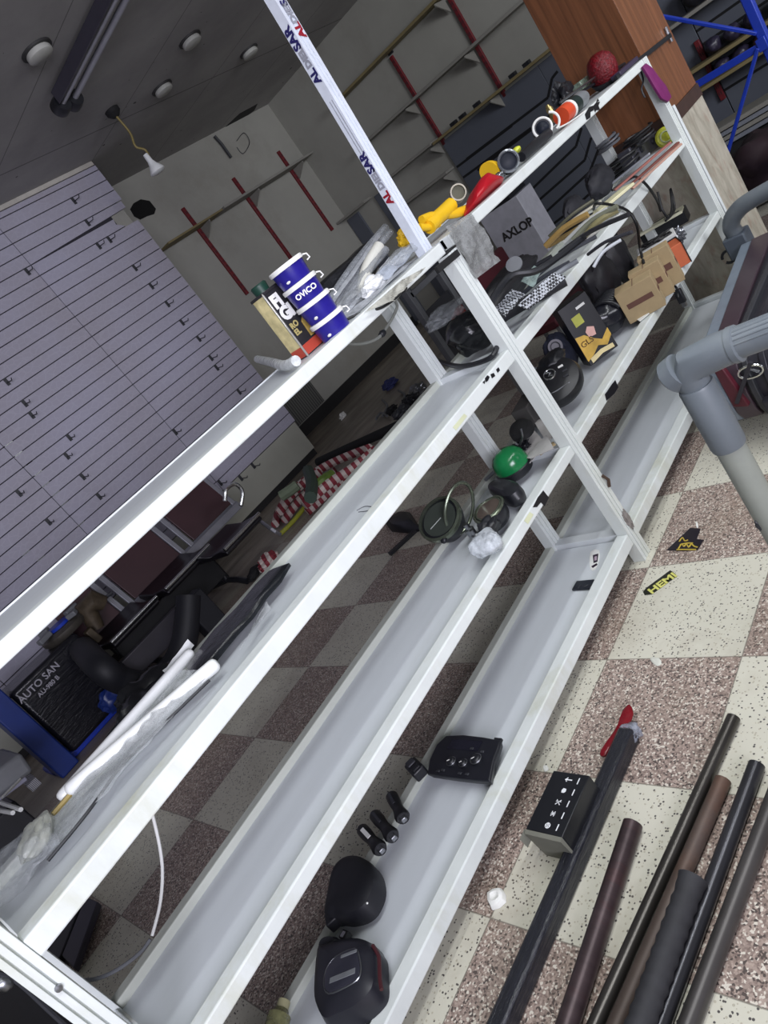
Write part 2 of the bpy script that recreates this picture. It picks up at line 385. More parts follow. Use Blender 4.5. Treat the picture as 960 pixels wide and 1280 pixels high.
slat_panel(-.35, .844, 'nearest lilac slatwall panel, mostly hidden by the white top shelf')
# shiny liners in the seam area of the near panels
for i, (px, py) in enumerate([(10, 555), (17, 562), (30, 573), (40, 584), (52, 597), (62, 612), (74, 622), (84, 634), (100, 655), (110, 664), (55, 703), (30, 690), (105, 737)]):
    p = PY(px, py, SY); z = .5 + .1003 * round((p.z - .5) / .1003)
    solo('groove_liner', MB().box(p.x - .03, p.x + .04, SY - .002, SY + .006, z - .005, z + .004), CHROME, 'short bright metal liner showing in a groove of the near lilac slatwall', 'metal liner', 'slatwall groove liners', smooth=False)
# wire hooks in the slatwall
HK = [(152, 250), (118, 305 - 24), (166, 330), (95, 250), (186, 355), (166, 336), (243, 378), (254, 412), (262, 390), (205, 375), (224, 400), (243, 418), (260, 443), (275, 463), (294, 481), (222, 543), (78, 440), (87, 573), (42, 524), (107, 601), (126, 623), (28, 622), (64, 720 - 86), (8, 592), (25, 495), (3, 475), (45, 348), (93, 575), (148, 310), (131, 300), (223, 545), (282, 575), (333, 578), (296, 592)]
HK = [(92, 251), (108, 277), (122, 306), (136, 299), (166, 332), (186, 354), (205, 375), (224, 399), (243, 417), (259, 442), (274, 464), (294, 484), (222, 544), (165, 330), (44, 524), (80, 540), (87, 574), (106, 599), (126, 623), (28, 621), (62, 654), (36, 342), (8, 592 - 115), (24, 497), (312, 577), (296, 592), (276, 605), (64, 652)]
seen = set(); hooks = []
def hook(p):
    z = .5 + .1003 * round((p.z + .02 - .5) / .1003)
    t = T('wire_hook', 'small dark wire hook hanging in a groove of the lilac slatwall', 'hook', (p.x, SY, z - .06), group='slatwall hooks')
    build('plate', MB().box(p.x - .014, p.x + .014, SY - .006, SY - .001, z - .06, z + .004), DGREY, t, .002)
    build('prong', MB().tube([(p.x, SY - .004, z - .035), (p.x, SY - .10, z - .05), (p.x, SY - .12, z - .035)], .004, 6), DGREY, t)
for q in HK:
    p = PY(q[0], q[1], SY); k = (round(p.x, 1), round(p.z, 1))
    if k in seen or p.z < .42: continue
    seen.add(k); hook(p)
# hole knocked in the left wall, broken lilac scrap beside it
hp = [PY(x, y, WY - .012) for x, y in [(163, 261), (167, 254), (176, 249), (187, 251), (195, 261), (193, 267), (184, 270), (176, 274), (168, 270)]]
solo('wall_hole', MB().prism(hp, (0, .011, 0)), mat('dark_hole', (12, 12, 12), 1), 'dark round hole knocked in the grey wall beside the slatwall notch', 'hole')
# holes and smudges on the ceiling edge
# ---------------- left wall: uprights and plank
def upright(p0, p1, nrm, label, grp):
    p0 = Vector(p0); p1 = Vector(p1); n = Vector(nrm); sd = n.cross(UP)
    mb = MB(); mb.hexa([p0 - sd * .022, p0 + sd * .022, p0 + sd * .022 + n * .03, p0 - sd * .022 + n * .03] + [q + p1 - p0 for q in [p0 - sd * .022, p0 + sd * .022, p0 + sd * .022 + n * .03, p0 - sd * .022 + n * .03]])
    t = T('wall_upright', label, 'shelf upright', p0, group=grp)
    build('channel', mb, UPR, t, .003)
    sl = MB(); k = int((p1 - p0).length / .06)
    for i in range(1, k):
        c = p0 + (p1 - p0) * i / k + n * .0305
        for s in (-.009, .009): sl.hexa([c + sd * (s - .003) - UP * .014, c + sd * (s + .003) - UP * .014, c + sd * (s + .003) - UP * .014 + n * .001, c + sd * (s - .003) - UP * .014 + n * .001] + [v + UP * .028 for v in [c + sd * (s - .003) - UP * .014, c + sd * (s + .003) - UP * .014, c + sd * (s + .003) - UP * .014 + n * .001, c + sd * (s - .003) - UP * .014 + n * .001]])
    build('slots', sl, SEAM, t, smooth=False)
def bracket(base, n, L, grp, label):
    base = Vector(base); n = Vector(n); sd = n.cross(UP) * .006
    solo('shelf_bracket', MB().prism([base - sd, base - sd + n * L, base - sd + n * L - UP * .02, base - sd - UP * .13], sd * 2), PLANK, label, 'bracket', grp)
for x, nm in ((5.63, 'nearest the slatwall'), (6.51, 'in the middle of the left wall'), (7.39, 'nearest the far corner of the left wall')):
    upright((x, WY, 1.65), (x, WY, 2.77), (0, -1, 0), 'dark red slotted upright on the left wall, ' + nm, 'left wall uprights')
    bracket((x + .03, WY - .03, 2.50), (0, -1, 0), .2, 'left wall brackets', 'grey shelf bracket on the left wall upright ' + nm)
solo('wall_shelf', MB().box(5.9, 7.62, WY - .28, WY - .04, 2.505, 2.53), PLANK, 'long grey board on brackets along the left wall', 'shelf board', bev=.003)
solo('wall_shelf', MB().box(5.0, 5.88, WY - .26, WY - .04, 2.502, 2.522), OLIVE, 'short olive brown board on the left wall beside the slatwall', 'shelf board', bev=.003)
solo('electrical_stub', MB().tube([PY(268, 170, WY - .03), PY(277, 180, WY - .03), PY(289, 197, WY - .03)], .018, 8), DGREY, 'short dark cable stub high on the left wall under the ceiling', 'cable')
solo('loose_wall_wire', MB().tube(smoothpts([PY(296, 176, WY - .01), PY(305, 166, WY - .02), PY(312, 178, WY - .02), PY(304, 192, WY - .01), PY(296, 184, WY - .01)]), .004, 6), DGREY, 'thin loop of loose wire on the left wall near the far corner', 'wire')
cr = [PZ(x, y, CZ - .004) for x, y in [(272, 168), (300, 142), (322, 130), (318, 138), (300, 152), (280, 164)]]
solo('torn_ceiling_flap', MB().prism(cr, (0, 0, .003)), mat('torn_dark', (34, 33, 34), .9), 'dark torn gap in the ceiling along the left wall', 'ceiling damage')
# ---------------- far wall
FN = (-1, 0, 0)
for y, nm in ((5.1, 'behind the printed profile'), (4.2, 'to the right of the printed profile'), (3.3, 'beside the wood clad column')):
    upright((WX, y, 1.62), (WX, y, 2.67), FN, 'dark red slotted upright on the far wall, ' + nm, 'far wall uprights')
BD = [(2.70, 3.6, 5.95, OLIVE, 'olive edged board on the far wall, highest of three'), (2.165, 3.0, 5.95, PLANK, 'thin grey board on the far wall, middle of three'), (1.685, 3.0, 5.1, OLIVE, 'olive board on the far wall above the dark grey panels'), (1.70, 5.12, 5.95, PLANK, 'short grey board on the far wall left of the dark grey panels'),
      (1.36, 5.14, 6.0, PLANK, 'lowest short grey board on the far wall, left of the dark panels'), (1.665, 6.36, 6.93, PLANK, 'short grey board in the far left corner')]
for z, y0, y1, m, lb in BD: solo('wall_shelf', MB().box(WX - .22, WX - .035, y0, y1, z, z + .028), m, lb, 'shelf board', bev=.003)
for z, y, lb in ((2.69, 4.25, 'top bracket by the second far upright'), (2.155, 5.15, 'middle bracket behind the printed profile'), (2.155, 4.25, 'middle bracket by the second far upright'), (1.675, 5.15, 'lower bracket behind the printed profile'), (1.675, 4.25, 'lower bracket by the second far upright'), (1.35, 5.2, 'lowest bracket left of the dark panels')):
    bracket((WX - .03, y, z), FN, .2, 'far wall brackets', 'grey steel ' + lb)
for px, py, lb in ((447, 167, 'by the middle board'), (487, 66, 'under the top board')):
    p = PX(px, py, WX - .03); solo('wall_stud', MB().box(p.x, p.x + .03, p.y - .03, p.y + .03, p.z - .02, p.z + .02), BLACK, 'small black clip on the far wall ' + lb, 'clip')
for (px, py) in [(655, 75), (637, 88), (593, 127), (575, 141), (564, 150)]:
    p = PX(px, py, WX - .2); solo('board_clip', MB().box(WX - .22, WX - .16, p.y - .035, p.y + .035, 1.715, 1.75), BLACK, 'small black clip on the olive far wall board', 'clip', 'black clips on the olive board')
# dark grey routed panels
DP = mat('slate_board', (86, 90, 100), .55, 0, .06, 2)
solo('slate_wall_panel', MB().box(WX - .03, WX, 3.75, 5.12, .05, 1.66), DP, 'slate grey routed panel on the far wall, left of the angled grooves', 'wall panel', bev=.002)
t = T('routed_wall_panel', 'slate grey wall panel with grooves stepping upwards at an angle', 'wall panel', (WX, 3.2, .05))
build('board', MB().box(WX - .03, WX, 2.4, 3.745, .05, 1.66), DP, t, .002)
solo('slate_wall_panel', MB().box(WX - .03, WX, 6.0, 6.34, .05, 1.66), DP, 'narrow slate grey strip on the far wall near the corner', 'wall panel', bev=.002)
solo('slate_wall_panel', MB().box(WX - .03, WX, 6.70, 6.93, .05, 1.64), DP, 'slate grey panel right in the far left corner', 'wall panel', bev=.002)
GR = [[(583, 199), (685, 122), (690, 98), (697, 89)], [(597, 213), (700, 135), (704, 108), (712, 100)], [(650, 251), (720, 183), (727, 160)], [(658, 264), (731, 200), (739, 172)], [(666, 280), (737, 215), (748, 187)], [(571, 209), (640, 157)], [(579, 222), (664, 160)], [(676, 292), (720, 258), (748, 232)]]
gm = MB()
for g in GR:
    pts = [PX(x, y, WX - .031) for x, y in g]
    for a, b in zip(pts[:-1], pts[1:]): gm.beam(a, b, .002, .026, up=(0, (b - a).z, -(b - a).y))
build('groove', gm, mat('black_groove', (14, 14, 18), .9), t, smooth=False)
p0 = PX(577, 243, 6.9); p1 = PX(648, 253, 6.9)
t = T('equipment_cabinet', 'pale grey cabinet with dark lettering and black top, in front of the slate panels', 'cabinet', (7.05, 4.35, 0))
cy1, cy0 = PX(590, 260, 6.9).y, PX(672, 290, 6.9).y
ctop = PX(640, 248, 6.9).z
build('body', MB().box(6.9, 7.25, cy0, cy1, 0, ctop), mat('pale_cabinet', (178, 178, 188), .5), t, .006)
build('top_cover', MB().box(6.89, 7.26, cy0 + .06, cy1 - .02, ctop, ctop + .18), BLACK, t, .01)
build('lettering', MB().text('AXLOP', V(6.898, cy1 - .12, ctop - .33), (0, -1, 0), UP, .125, .001, .004), mat('dark_print', (44, 42, 42), .6), t, smooth=False)
# ---------------- wood and stone clad column
CX0, CX1, CY0, CY1 = 4.02, 4.5, 1.497, 1.865
struct('trim_3', MB().box(CX0, CX1, CY0, CY1, 1.03, CZ), wood_mat('brown_wood_cladding', (92, 57, 36), (134, 86, 56)), .003)
struct('trim_4', MB().box(CX0 - .004, CX1 + .004, CY0 - .004, CY1 + .004, .965, 1.03), mat('dark_wood_band', (62, 44, 38), .45, 0, .2, 14))
struct('trim_5', MB().box(CX0, CX1, CY0, CY1, 0, .965), stone_mat(), .003)
p = PY(800, 60, CY0 - .004)
solo('column_screws', MB().beam(PY(770, 98, CY0 - .02), PY(838, 44, CY0 - .02), .012, .02), BLACK, 'thin black rod resting across the wood clad column', 'rod')
solo('curtain_scrap', MB().tube([PY(832, 34, CY0 - .012), PY(836, 44, CY0 - .012), PY(840, 52, CY0 - .012)], .008, 8), STEEL, 'small bright fitting at the end of the rod on the column', 'fitting')
# ---------------- ceiling fittings
def downlight(px, py, label):
    p = PZ(px, py, CZ - .03)
    t = T('ceiling_downlight', label, 'ceiling light', (p.x, p.y, CZ), group='round ceiling lights')
    build('rim', MB().lathe([(.098, -.012), (.098, 0), (.07, 0), (.07, -.012)], (p.x, p.y, CZ), n=28, ring=True), mat('dark_rim', (44, 43, 44), .6), t)
    build('diffuser', MB().lathe([(.068, 0), (.08, -.02), (.08, -.04), (.068, -.048), (.0, -.05)], (p.x, p.y, CZ), n=28), mat('milky_diffuser', (176, 176, 170), .4), t)
downlight(50, 68, 'round white ceiling light nearest the camera, left of the tube fitting')
downlight(240, 53, 'round white ceiling light right of the tube fitting')
downlight(205, 113, 'round white ceiling light above the hanging bulb')
downlight(313, 67, 'round white ceiling light nearest the printed profile')
p = PZ(139, 137, CZ); q = PP(195, 208, (p.x, p.y, 0), (p.x, p.y, 0))
t = T('pendant_bulb', 'white bulb hanging on a yellowed wire from the ceiling near the slatwall', 'pendant light', (p.x, p.y, CZ))
build('ceiling_rose', MB().lathe([(.06, 0), (.06, -.03), (.03, -.06), (.0, -.062)], (p.x, p.y, CZ)), BLACKM, t)
zb = PP(190, 200, (p.x, p.y, 0), (p.x, p.y, 0)).z
build('cord', MB().tube(smoothpts([(p.x, p.y, CZ - .05), (p.x + .01, p.y, CZ - .2), (p.x - .02, p.y + .01, CZ - .3), (p.x + .03, p.y, CZ - .36), (p.x, p.y, CZ - .45), (p.x, p.y, zb + .05)]), .009, 6), mat('yellow_flex', (126, 112, 62), .6), t)
build('bulb', MB().lathe([(.02, .06), (.024, 0), (.035, -.03), (.062, -.075), (.066, -.09), (.05, -.1), (0, -.104)], (p.x, p.y, zb)), mat('white_bulb', (222, 224, 224), .35), t)
# twin tube fitting along Y
a = PZ(85, 128, CZ - .09); L = 2.4
t = T('tube_light_fitting', 'black capped twin tube fitting with grey reflector hung under the ceiling', 'ceiling light', (a.x, a.y - L / 2, CZ))
TB = mat('grey_tube', (150, 150, 158), .3)
build('housing', MB().box(a.x - .03, a.x + .05, a.y - L, a.y + .02, CZ - .05, CZ - .02), mat('dark_housing', (62, 60, 72), .4), t, .005)
for dx in (-.05, .055): build('tube', MB().bar((a.x + dx, a.y - L, CZ - .085), (a.x + dx, a.y, CZ - .085), .02, 14), TB, t)
for dx in (-.05, .055): build('end_cap', MB().lathe([(.0, -.03), (.055, -.03), (.06, 0), (.06, .05), (.045, .07), (0, .07)], (a.x + dx, a.y, CZ - .085), (0, 1, 0)), BLACK, t)
build('reflector', MB().box(a.x - .10, a.x - .078, a.y - L, a.y - .05, CZ - .1, CZ - .02), mat('dark_reflector', (58, 56, 66), .35), t, .003)
build('hanger', MB().bar((a.x, a.y - .3, CZ - .03), (a.x, a.y - .3, CZ), .012).bar((a.x, a.y - 1.6, CZ - .03), (a.x, a.y - 1.6, CZ), .012), DGREY, t)

# ================================================================== THE WHITE RACK
FY, RY = 1.434, 1.80
TOPS = {1: (1.282, 1.319), 2: (.882, .927), 3: (.497, .534), 4: (.083, .130)}
TR = {k: v[1] - (.022 if k > 1 else .004) for k, v in TOPS.items()}       # tray surface heights
rack = T('shelving_rack', 'long white painted metal rack of two bays and four shelves across the shop', 'shelving rack', (1.9, 1.6, 0))
def post(x0, x1, y0, y1, z0, z1, m=WHITE_D):
    g = (x1 - x0); mb = MB()
    a = [x0 + g * .26, x0 + g * .34, x0 + g * .60, x0 + g * .68]
    prof = [(x0, y0), (a[0], y0), (a[0], y0 + .009), (a[1], y0 + .009), (a[1], y0), (a[2], y0), (a[2], y0 + .009), (a[3], y0 + .009), (a[3], y0), (x1, y0), (x1, y1), (x0, y1)]
    mb.prism([(x, y, z0) for x, y in prof], (0, 0, z1 - z0)); return build('post', mb, m, rack, .0012, smooth=False)
for (x0, x1) in ((-.109, -.064), (1.882, 1.939), (3.842, 3.895)):
    pc = post(x0, x1, 1.431, 1.478, 0, 1.276 if x0 > 1 and x0 < 3 else 1.318)
    if 1 < x0 < 3:
        # label scraps and the worn clip near the foot
        build('post_clip', MB().lump((1.922, 1.43, .165), (.018, .007, .04), 4, .5, 4), mat('worn_clip', (128, 122, 118), .5), pc, smooth=True)
        build('lock_pin', MB().tube([(1.928, 1.425, .36), (1.935, 1.418, .335), (1.928, 1.425, .31)], .006, 6), mat('rusty_pin', (88, 72, 62), .6, .5), pc)
    post(x0, x1, 1.757, RY + .002, 0, 1.318)
for k, (z0, z1) in TOPS.items():
    for bay, (xa, xb) in enumerate(((-.064, 1.882), (1.939, 3.842))):
        tf = TR[k] if k > 1 else z1 - .004
        sh = build('shelf', MB().box(xa, xb, FY + .03, RY - (.02 if k > 1 else .004), tf - .006, tf).box(xa, xa + .02, FY + .03, RY - .02, z0 + .004, tf - .006).box(xb - .02, xb, FY + .03, RY - .02, z0 + .004, tf - .006), TRAYM, rack, 0)
        build('front_rail', MB().box(xa, xb, FY, FY + .046, z0, z1), WHITE_D, sh, .004, smooth=False)
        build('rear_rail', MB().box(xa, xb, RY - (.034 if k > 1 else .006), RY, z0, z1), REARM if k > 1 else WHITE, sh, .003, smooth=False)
    for x0, x1 in ((-.109, -.064), (1.882, 1.939), (3.842, 3.895)):
        if k == 1 and x0 > 1 and x0 < 3: continue
        build('cross_bar', MB().box(x0 + .006, x1 - .006, 1.478, 1.757, z0 + .004, z1 - .002), WHITE, rack, .002, smooth=False)
build('cover_strip', MB().box(3.926, 3.952, 1.436, 1.462, 0, 1.06), WHITE, rack, .002)
build('dark_gap_filler', MB().box(3.895, 3.926, 1.455, 1.475, 0, 1.06), BLACKM, rack)  # black box stands in for the darkness of the open gap
# torn black stickers on the front rails
STK = mat('black_sticker', (22, 21, 26), .45)
def rail_sticker(px, label=None):
    pts = [PY(x, y, FY - .001) for x, y in px]
    build('sticker', MB().prism(pts, (0, -.0006, 0)), STK, rack, smooth=False, label=label)
rail_sticker([(666, 634), (672, 622), (679, 613), (686, 622), (681, 633), (676, 628), (671, 634)], 'torn black sticker on the rail by the centre post')
rail_sticker([(756, 493), (765, 480), (769, 475), (773, 484), (768, 492), (758, 501)], 'black sticker on the rail under the gold printed box')
for px in ([(606, 473), (609, 469), (612, 471), (610, 476), (607, 478)], [(613, 468), (617, 466), (619, 470), (615, 473)], [(620, 462), (623, 459), (625, 463), (622, 466)], [(603, 478), (606, 475), (606, 480)]): rail_sticker(px)
for px in ([(731, 143), (736, 134), (741, 132), (742, 138), (738, 140), (738, 147), (733, 150)], [(741, 133), (745, 128), (750, 127), (748, 132), (750, 137), (745, 138), (744, 141)], [(745, 128), (747, 123), (749, 126)]): rail_sticker(px)
GOLDW = mat('worn_cream_patch', (206, 210, 176), .6)
for px in ([(655, 651), (662, 640), (667, 643), (660, 655)], [(566, 534), (580, 517), (584, 520), (570, 538)]):
    build('worn_patch', MB().prism([PY(x, y, FY - .0008) for x, y in px], (0, -.0004, 0)), GOLDW, rack, smooth=False)
build('screw', MB().lathe([(.0, -.006), (.006, -.005), (.007, 0), (.0, .001)], PY(73, 1235, 1.4305), (0, 1, 0), 10), STEEL, rack)
solo('cap_strip', MB().prism([(1.886, 1.44, 1.277), (1.94, 1.44, 1.277), (1.94, 1.47, 1.277), (1.886, 1.47, 1.277)], (0, 0, .004)), BLACKM, 'black strip on top of the centre front post', 'strip', smooth=False)

# ---------------- tall printed profile
b0 = V(1.885, 1.503, 1.299); b1 = V(1.885, 1.503 - .055 * 1.985, 3.286)
def prof_pt(x, y, tt): return b0 + (b1 - b0) * tt + V(x, y, 0)
t = T('aluminium_profile', 'tall white aluminium profile with printed protective film standing on the top shelf', 'metal profile', b0)
mb = MB(); pr = [(0, 0), (.012, 0), (.012, .003), (.016, .003), (.016, 0), (.026, 0), (.026, .003), (.03, .003), (.03, 0), (.042, 0), (.042, .034), (0, .034)]
mb.prism([prof_pt(x, y, 0) for x, y in pr], b1 - b0)
build('profile', mb, mat('film_white', (216, 222, 232), .3), t, smooth=False)
ud = (b1 - b0).normalized()
REDP = mat('red_print', (150, 22, 40), .5); NAVY = mat('navy_print', (38, 34, 92), .5); GREYP = mat('grey_print', (150, 152, 162), .5)
def ptxt(txt, z, m, face, size=.026):
    if face == 'x': o = prof_pt(-.0012, .005, (z - b0.z) / (b1.z - b0.z)); build('film_print', MB().text(txt, o, ud, (0, 1, 0), size, .0004, .0016), m, t, smooth=False)
    else: o = prof_pt(.036, -.0012, (z - b0.z) / (b1.z - b0.z)); build('film_print', MB().text(txt, o, ud, (-1, 0, 0), size, .0004, .0016), m, t, smooth=False)
def zat(px, py): return PX(px, py, 1.885).z
ptxt('AL', zat(487, 257), REDP, 'x', .034); ptxt('DIEL', zat(476, 239), GREYP, 'x', .030); ptxt('SAR', zat(463, 219), NAVY, 'x', .036)
ptxt('AL', zat(394, 110), NAVY, 'x', .034); ptxt('DIEL', zat(382, 92), GREYP, 'x', .028); ptxt('SAR', zat(368, 70), NAVY, 'x', .036)
ptxt('AL', zat(372, 52), REDP, 'y', .036); ptxt('DIEL', zat(362, 34), GREYP, 'y', .032); ptxt('SAR', zat(349, 12), NAVY, 'y', .036)
for dy in (.008, .018): build('film_print', MB().beam(prof_pt(-.0008, dy, .16), prof_pt(-.0008, dy, .26), .002, .0006, up=(1, 0, 0)), GREYP, t, smooth=False)
# ================================================================== FRONT FLOOR
def poly(px, z): return [PZ(x, y, z) for x, y in px]
# pipes lying on the tiles
def steel_pipe(a, b, r, m, label, z=None, ext=0, hollow=True, name='steel_pipe'):
    z = r if z is None else z
    p = PZ(a[0], a[1], z); q = PZ(b[0], b[1], z); q = q + (q - p).normalized() * ext
    mb = MB()
    if hollow: mb.pipe(p, q, r, r * .82)
    else: mb.bar(p, q, r, 20)
    return solo(name, mb, m, label, 'pipe', 'pipes on the tiled floor')
PM1 = mat('maroon_black_steel', (66, 54, 56), .4, .5, .25, 5, dirt=(88, 52, 52), stretch=(6, 1, 1))
PM2 = mat('dark_oiled_steel', (74, 71, 68), .3, .75, .2, 5)
PM3 = mat('rusty_steel', (80, 68, 62), .55, .3, .2, 9, dirt=(110, 78, 60))
PM5 = mat('blue_black_steel', (66, 66, 70), .28, .7, .2, 5)
PM6 = mat('worn_grey_steel', (74, 71, 70), .4, .5, .2, 6)
steel_pipe((791, 1030), (710, 1280), .0235, PM1, 'thick maroon black steel pipe, the one nearest the black box', ext=.12)
steel_pipe((917, 897), (745, 1280), .0165, PM2, 'thin dark steel pipe reaching furthest up the floor', ext=.12)
steel_pipe((904, 975), (772, 1280), .0185, PM3, 'rusty brown steel pipe between the thin dark pipe and the rubber hose', ext=.4)
steel_pipe((946, 956), (826, 1280), .0185, PM5, 'shiny blue black steel pipe just right of the rubber hose', ext=.4)
steel_pipe((973, 985), (861, 1280), .019, PM6, 'worn grey steel pipe at the right edge of the pipe row', ext=.4)
p = PZ(866, 1098, .058); q = PZ(797, 1290, .058); q = q + (q - p) * .8
mb = MB().tube([p + (q - p) * k / 40 for k in range(41)], .03, 18, [.0275 - (.003 if k % 2 else 0) + (.003 if k < 2 else 0) for k in range(41)])
solo('rubber_hose', mb, mat('black_rubber', (38, 38, 42), .7, 0, .2, 30), 'thick black ribbed rubber hose lying among the steel pipes', 'hose')
# long black plastic wrapped bar and red trim
p = PZ(787, 916, .026); q = PZ(624, 1290, .026); q = q + (q - p) * .25
mb = MB().beam(p, q, .046, .05)
t = T('wrapped_bar', 'long black film wrapped bar beside the small black box', 'bar', p)
build('bar', mb, mat('glossy_black_film', (30, 31, 38), .25, 0, .3, 14, .5, stretch=(1, 6, 6)), t, .008)
build('end_wrap', MB().lump(p - UP * .002, (.03, .03, .024), 3, .35), plastic_film('grey_film', (150, 156, 170), .5), t)
px = [(788, 882), (792, 893), (784, 911), (768, 933), (757, 946), (751, 943), (763, 927), (775, 906), (781, 888)]
solo('red_trim', MB().dome(loopsmooth(poly(px, .03), 3), UP, .012), mat('dark_red_lens', (112, 14, 26), .25), 'short dark red curved trim piece at the tip of the wrapped bar', 'trim piece')
# black box with white icons
hx = .105
tl, tr_, br, bl = PZ(692, 963, hx), PZ(739, 975, hx), PZ(700, 1048, hx), PZ(657, 1036, hx)
ux = (tl - bl).normalized(); uy = V(-ux.y, ux.x, 0)     # long axis, short axis (to +y)
L = (tl - bl).length; W = .115
o = bl - uy * W; o.z = 0
def bx(a, b, z): r = o + ux * a + uy * b; r.z = z; return r
t = T('product_box', 'small black carton with five white icons, on the floor against the wrapped bar', 'box', bx(L / 2, W / 2, 0))
mb = MB().hexa([bx(0, 0, 0), bx(L, 0, 0), bx(L, W, 0), bx(0, W, 0), bx(0, 0, hx), bx(L, 0, hx), bx(L, W, hx), bx(0, W, hx)])
build('carton', mb, mat('black_card', (22, 23, 28), .35, 0, .1), t, .002)
build('open_flap', MB().hexa([bx(-.004, 0, 0), bx(-.002, 0, 0), bx(-.002, W, 0), bx(-.004, W, 0), bx(-.012, 0, hx * .97), bx(-.001, 0, hx), bx(-.001, W, hx), bx(-.012, W, hx * .97)]), mat('grey_card', (110, 110, 100), .8), t)
build('end_tab', MB().hexa([bx(-.03, W, .07), bx(0, W, .07), bx(0, W + .003, .1), bx(-.03, W + .003, .1), bx(-.03, W, .075), bx(0, W, .078), bx(0, W + .004, .105), bx(-.03, W + .004, .104)]), MATS['grey_card'], t)
ic = mat('white_ink', (226, 228, 230), .6); ztop = hx + .0006
for k in range(5):
    a = L * (.12 + .19 * k); mb = MB()
    mb.hexa([bx(a - .009, W * .20, hx), bx(a + .009, W * .20, hx), bx(a + .009, W * .225, hx), bx(a - .009, W * .225, hx)] + [bx(a - .009, W * .20, ztop), bx(a + .009, W * .20, ztop), bx(a + .009, W * .225, ztop), bx(a - .009, W * .225, ztop)])
    build('icon_bar', mb, ic, t, smooth=False)
    c = bx(a, W * .48, hx); mb = MB()
    if k == 0: mb.tube(arc(c, ux, uy, .007, 0, 6.0, 16), .0011, 5).beam(c - ux * .006, c + ux * .008, .005, .001).beam(c - uy * .006, c + uy * .006, .003, .001)
    elif k == 1: mb.beam(c - uy * .006, c + uy * .006, .007, .0012).beam(c - ux * .007 - uy * .004, c + ux * .007 - uy * .004, .002, .0012).beam(c - ux * .007 + uy * .004, c + ux * .007 + uy * .004, .002, .0012)
    elif k == 2: mb.beam(c - ux * .007 - uy * .007, c + ux * .007 + uy * .007, .002, .0012).beam(c - ux * .007 + uy * .007, c + ux * .007 - uy * .007, .002, .0012).beam(c + ux * .002 - uy * .008, c + ux * .002 + uy * .008, .002, .0012)
    elif k == 3: mb.prism([c + ux * a1 * .7 + uy * b1 * .7 for a1, b1 in ((-.008, -.004), (-.002, -.010), (.009, -.009), (.011, .004), (.002, .009), (-.008, .006))], UP * .0008)
    else: mb.tube(arc(c, ux, uy, .007, .5, 2.6, 8), .0012, 5).beam(c - uy * .011, c + uy * .011, .003, .0012)
    build('icon', mb, ic, t, smooth=False)
# decals on the floor
px = [(806, 745), (805, 739), (836, 714), (843, 717), (842, 721), (812, 744)]
p0, p1 = PZ(810, 741, .002), PZ(841, 719, .002); d = (p1 - p0).normalized(); up = V(-d.y, d.x, 0)
px = [(806, 744), (804, 740), (808, 735), (838, 713), (845, 718), (844, 722), (815, 743)]
t = T('decal_strip', 'narrow black decal strip with HEMI in yellow, on the pale tile by the centre post', 'sticker', p0)
build('strip', MB().prism(poly(px, .0005), (0, 0, .0012)), mat('black_vinyl', (24, 24, 14), .4), t, smooth=False)
build('lettering', MB().text('HEMI', p0 + up * -.017 + d * .004, d, up, .047, .0004, .0016), mat('lime_print', (206, 204, 110), .5), t, smooth=False)
px = [(833, 688), (863, 660), (876, 661), (871, 674), (880, 675), (872, 688), (852, 689)]
t = T('decal_patch', 'black arrow shaped decal with gold script on the pink tile behind HEMI', 'sticker', PZ(858, 676, 0))
build('patch', MB().prism(poly(px, .0005), (0, 0, .0012)), mat('purple_black_vinyl', (26, 20, 30), .4), t, smooth=False)
mb = MB()
for s in ([(848, 686), (852, 680), (855, 683), (858, 680), (861, 684), (864, 680), (868, 683), (872, 684)], [(849, 677), (853, 672), (856, 676), (860, 675)], [(846, 687), (858, 687), (870, 687)], [(850, 681), (858, 679), (866, 679)]):
    mb.tube(smoothpts(poly(s, .0022), 4), .0026, 5)
build('script', mb, mat('gold_print', (190, 166, 66), .4), t)
def scrap(px, h, label, m=PAPER, seed=0, name='paper_scrap'):
    return solo(name, MB().dome(loopsmooth(poly(px, .001), 2), UP, h, ((1, 0), (1, .3), (.85, .8), (.5, 1), (.2, .7))), m, label, 'paper scrap')
scrap([(611, 1119), (628, 1112), (633, 1128), (616, 1138)], .018, 'crumpled white tissue on the floor by the bottom shelf')
scrap([(813, 822), (824, 823), (827, 829), (822, 833), (815, 828)], .003, 'small pale paper scrap on the tile joint', mat('pale_paper', (206, 206, 196), .8))
scrap([(679, 958), (684, 957), (686, 962), (681, 965)], .004, 'tiny white scrap at the top corner of the black carton')
scrap([(870, 654), (872, 653), (873, 659), (871, 660)], .004, 'tiny white thread behind the gold script decal')
# ---------------- pale pole frame at the right
px_, py_ = 1.32, .672
t = T('pole_frame', 'scuffed grey plastic pole frame with an elbow joint, standing in front of the rack', 'pole frame', (px_, py_, 0))
zt = .872
build('pole', MB().bar((px_, py_, 0), (px_, py_, zt - .12), .030, 24), GREYPOLE, t)
build('socket', MB().lathe([(.0, 0), (.034, 0), (.036, .01), (.036, .15), (.034, .155), (0, .155)], (px_, py_, zt - .155)), GREYPIPE, t)
build('elbow', MB().tube([(px_, py_, zt - .03), (px_, py_ + .002, zt + .02), (px_, py_ - .012, zt + .045), (px_ + .004, py_ - .07, zt + .052), (px_ + .004, py_ - .10, zt + .053)], .033, 20, [.028, .033, .036, .035, .034]), GREYPIPE, t)
build('elbow_cap', MB().lathe([(0, .012), (.03, .012), (.037, .006), (.037, -.02), (.0, -.02)], (px_, py_ + .03, zt + .035), (0, 1, -.35)), GREYPIPE, t)
ridge = MB()
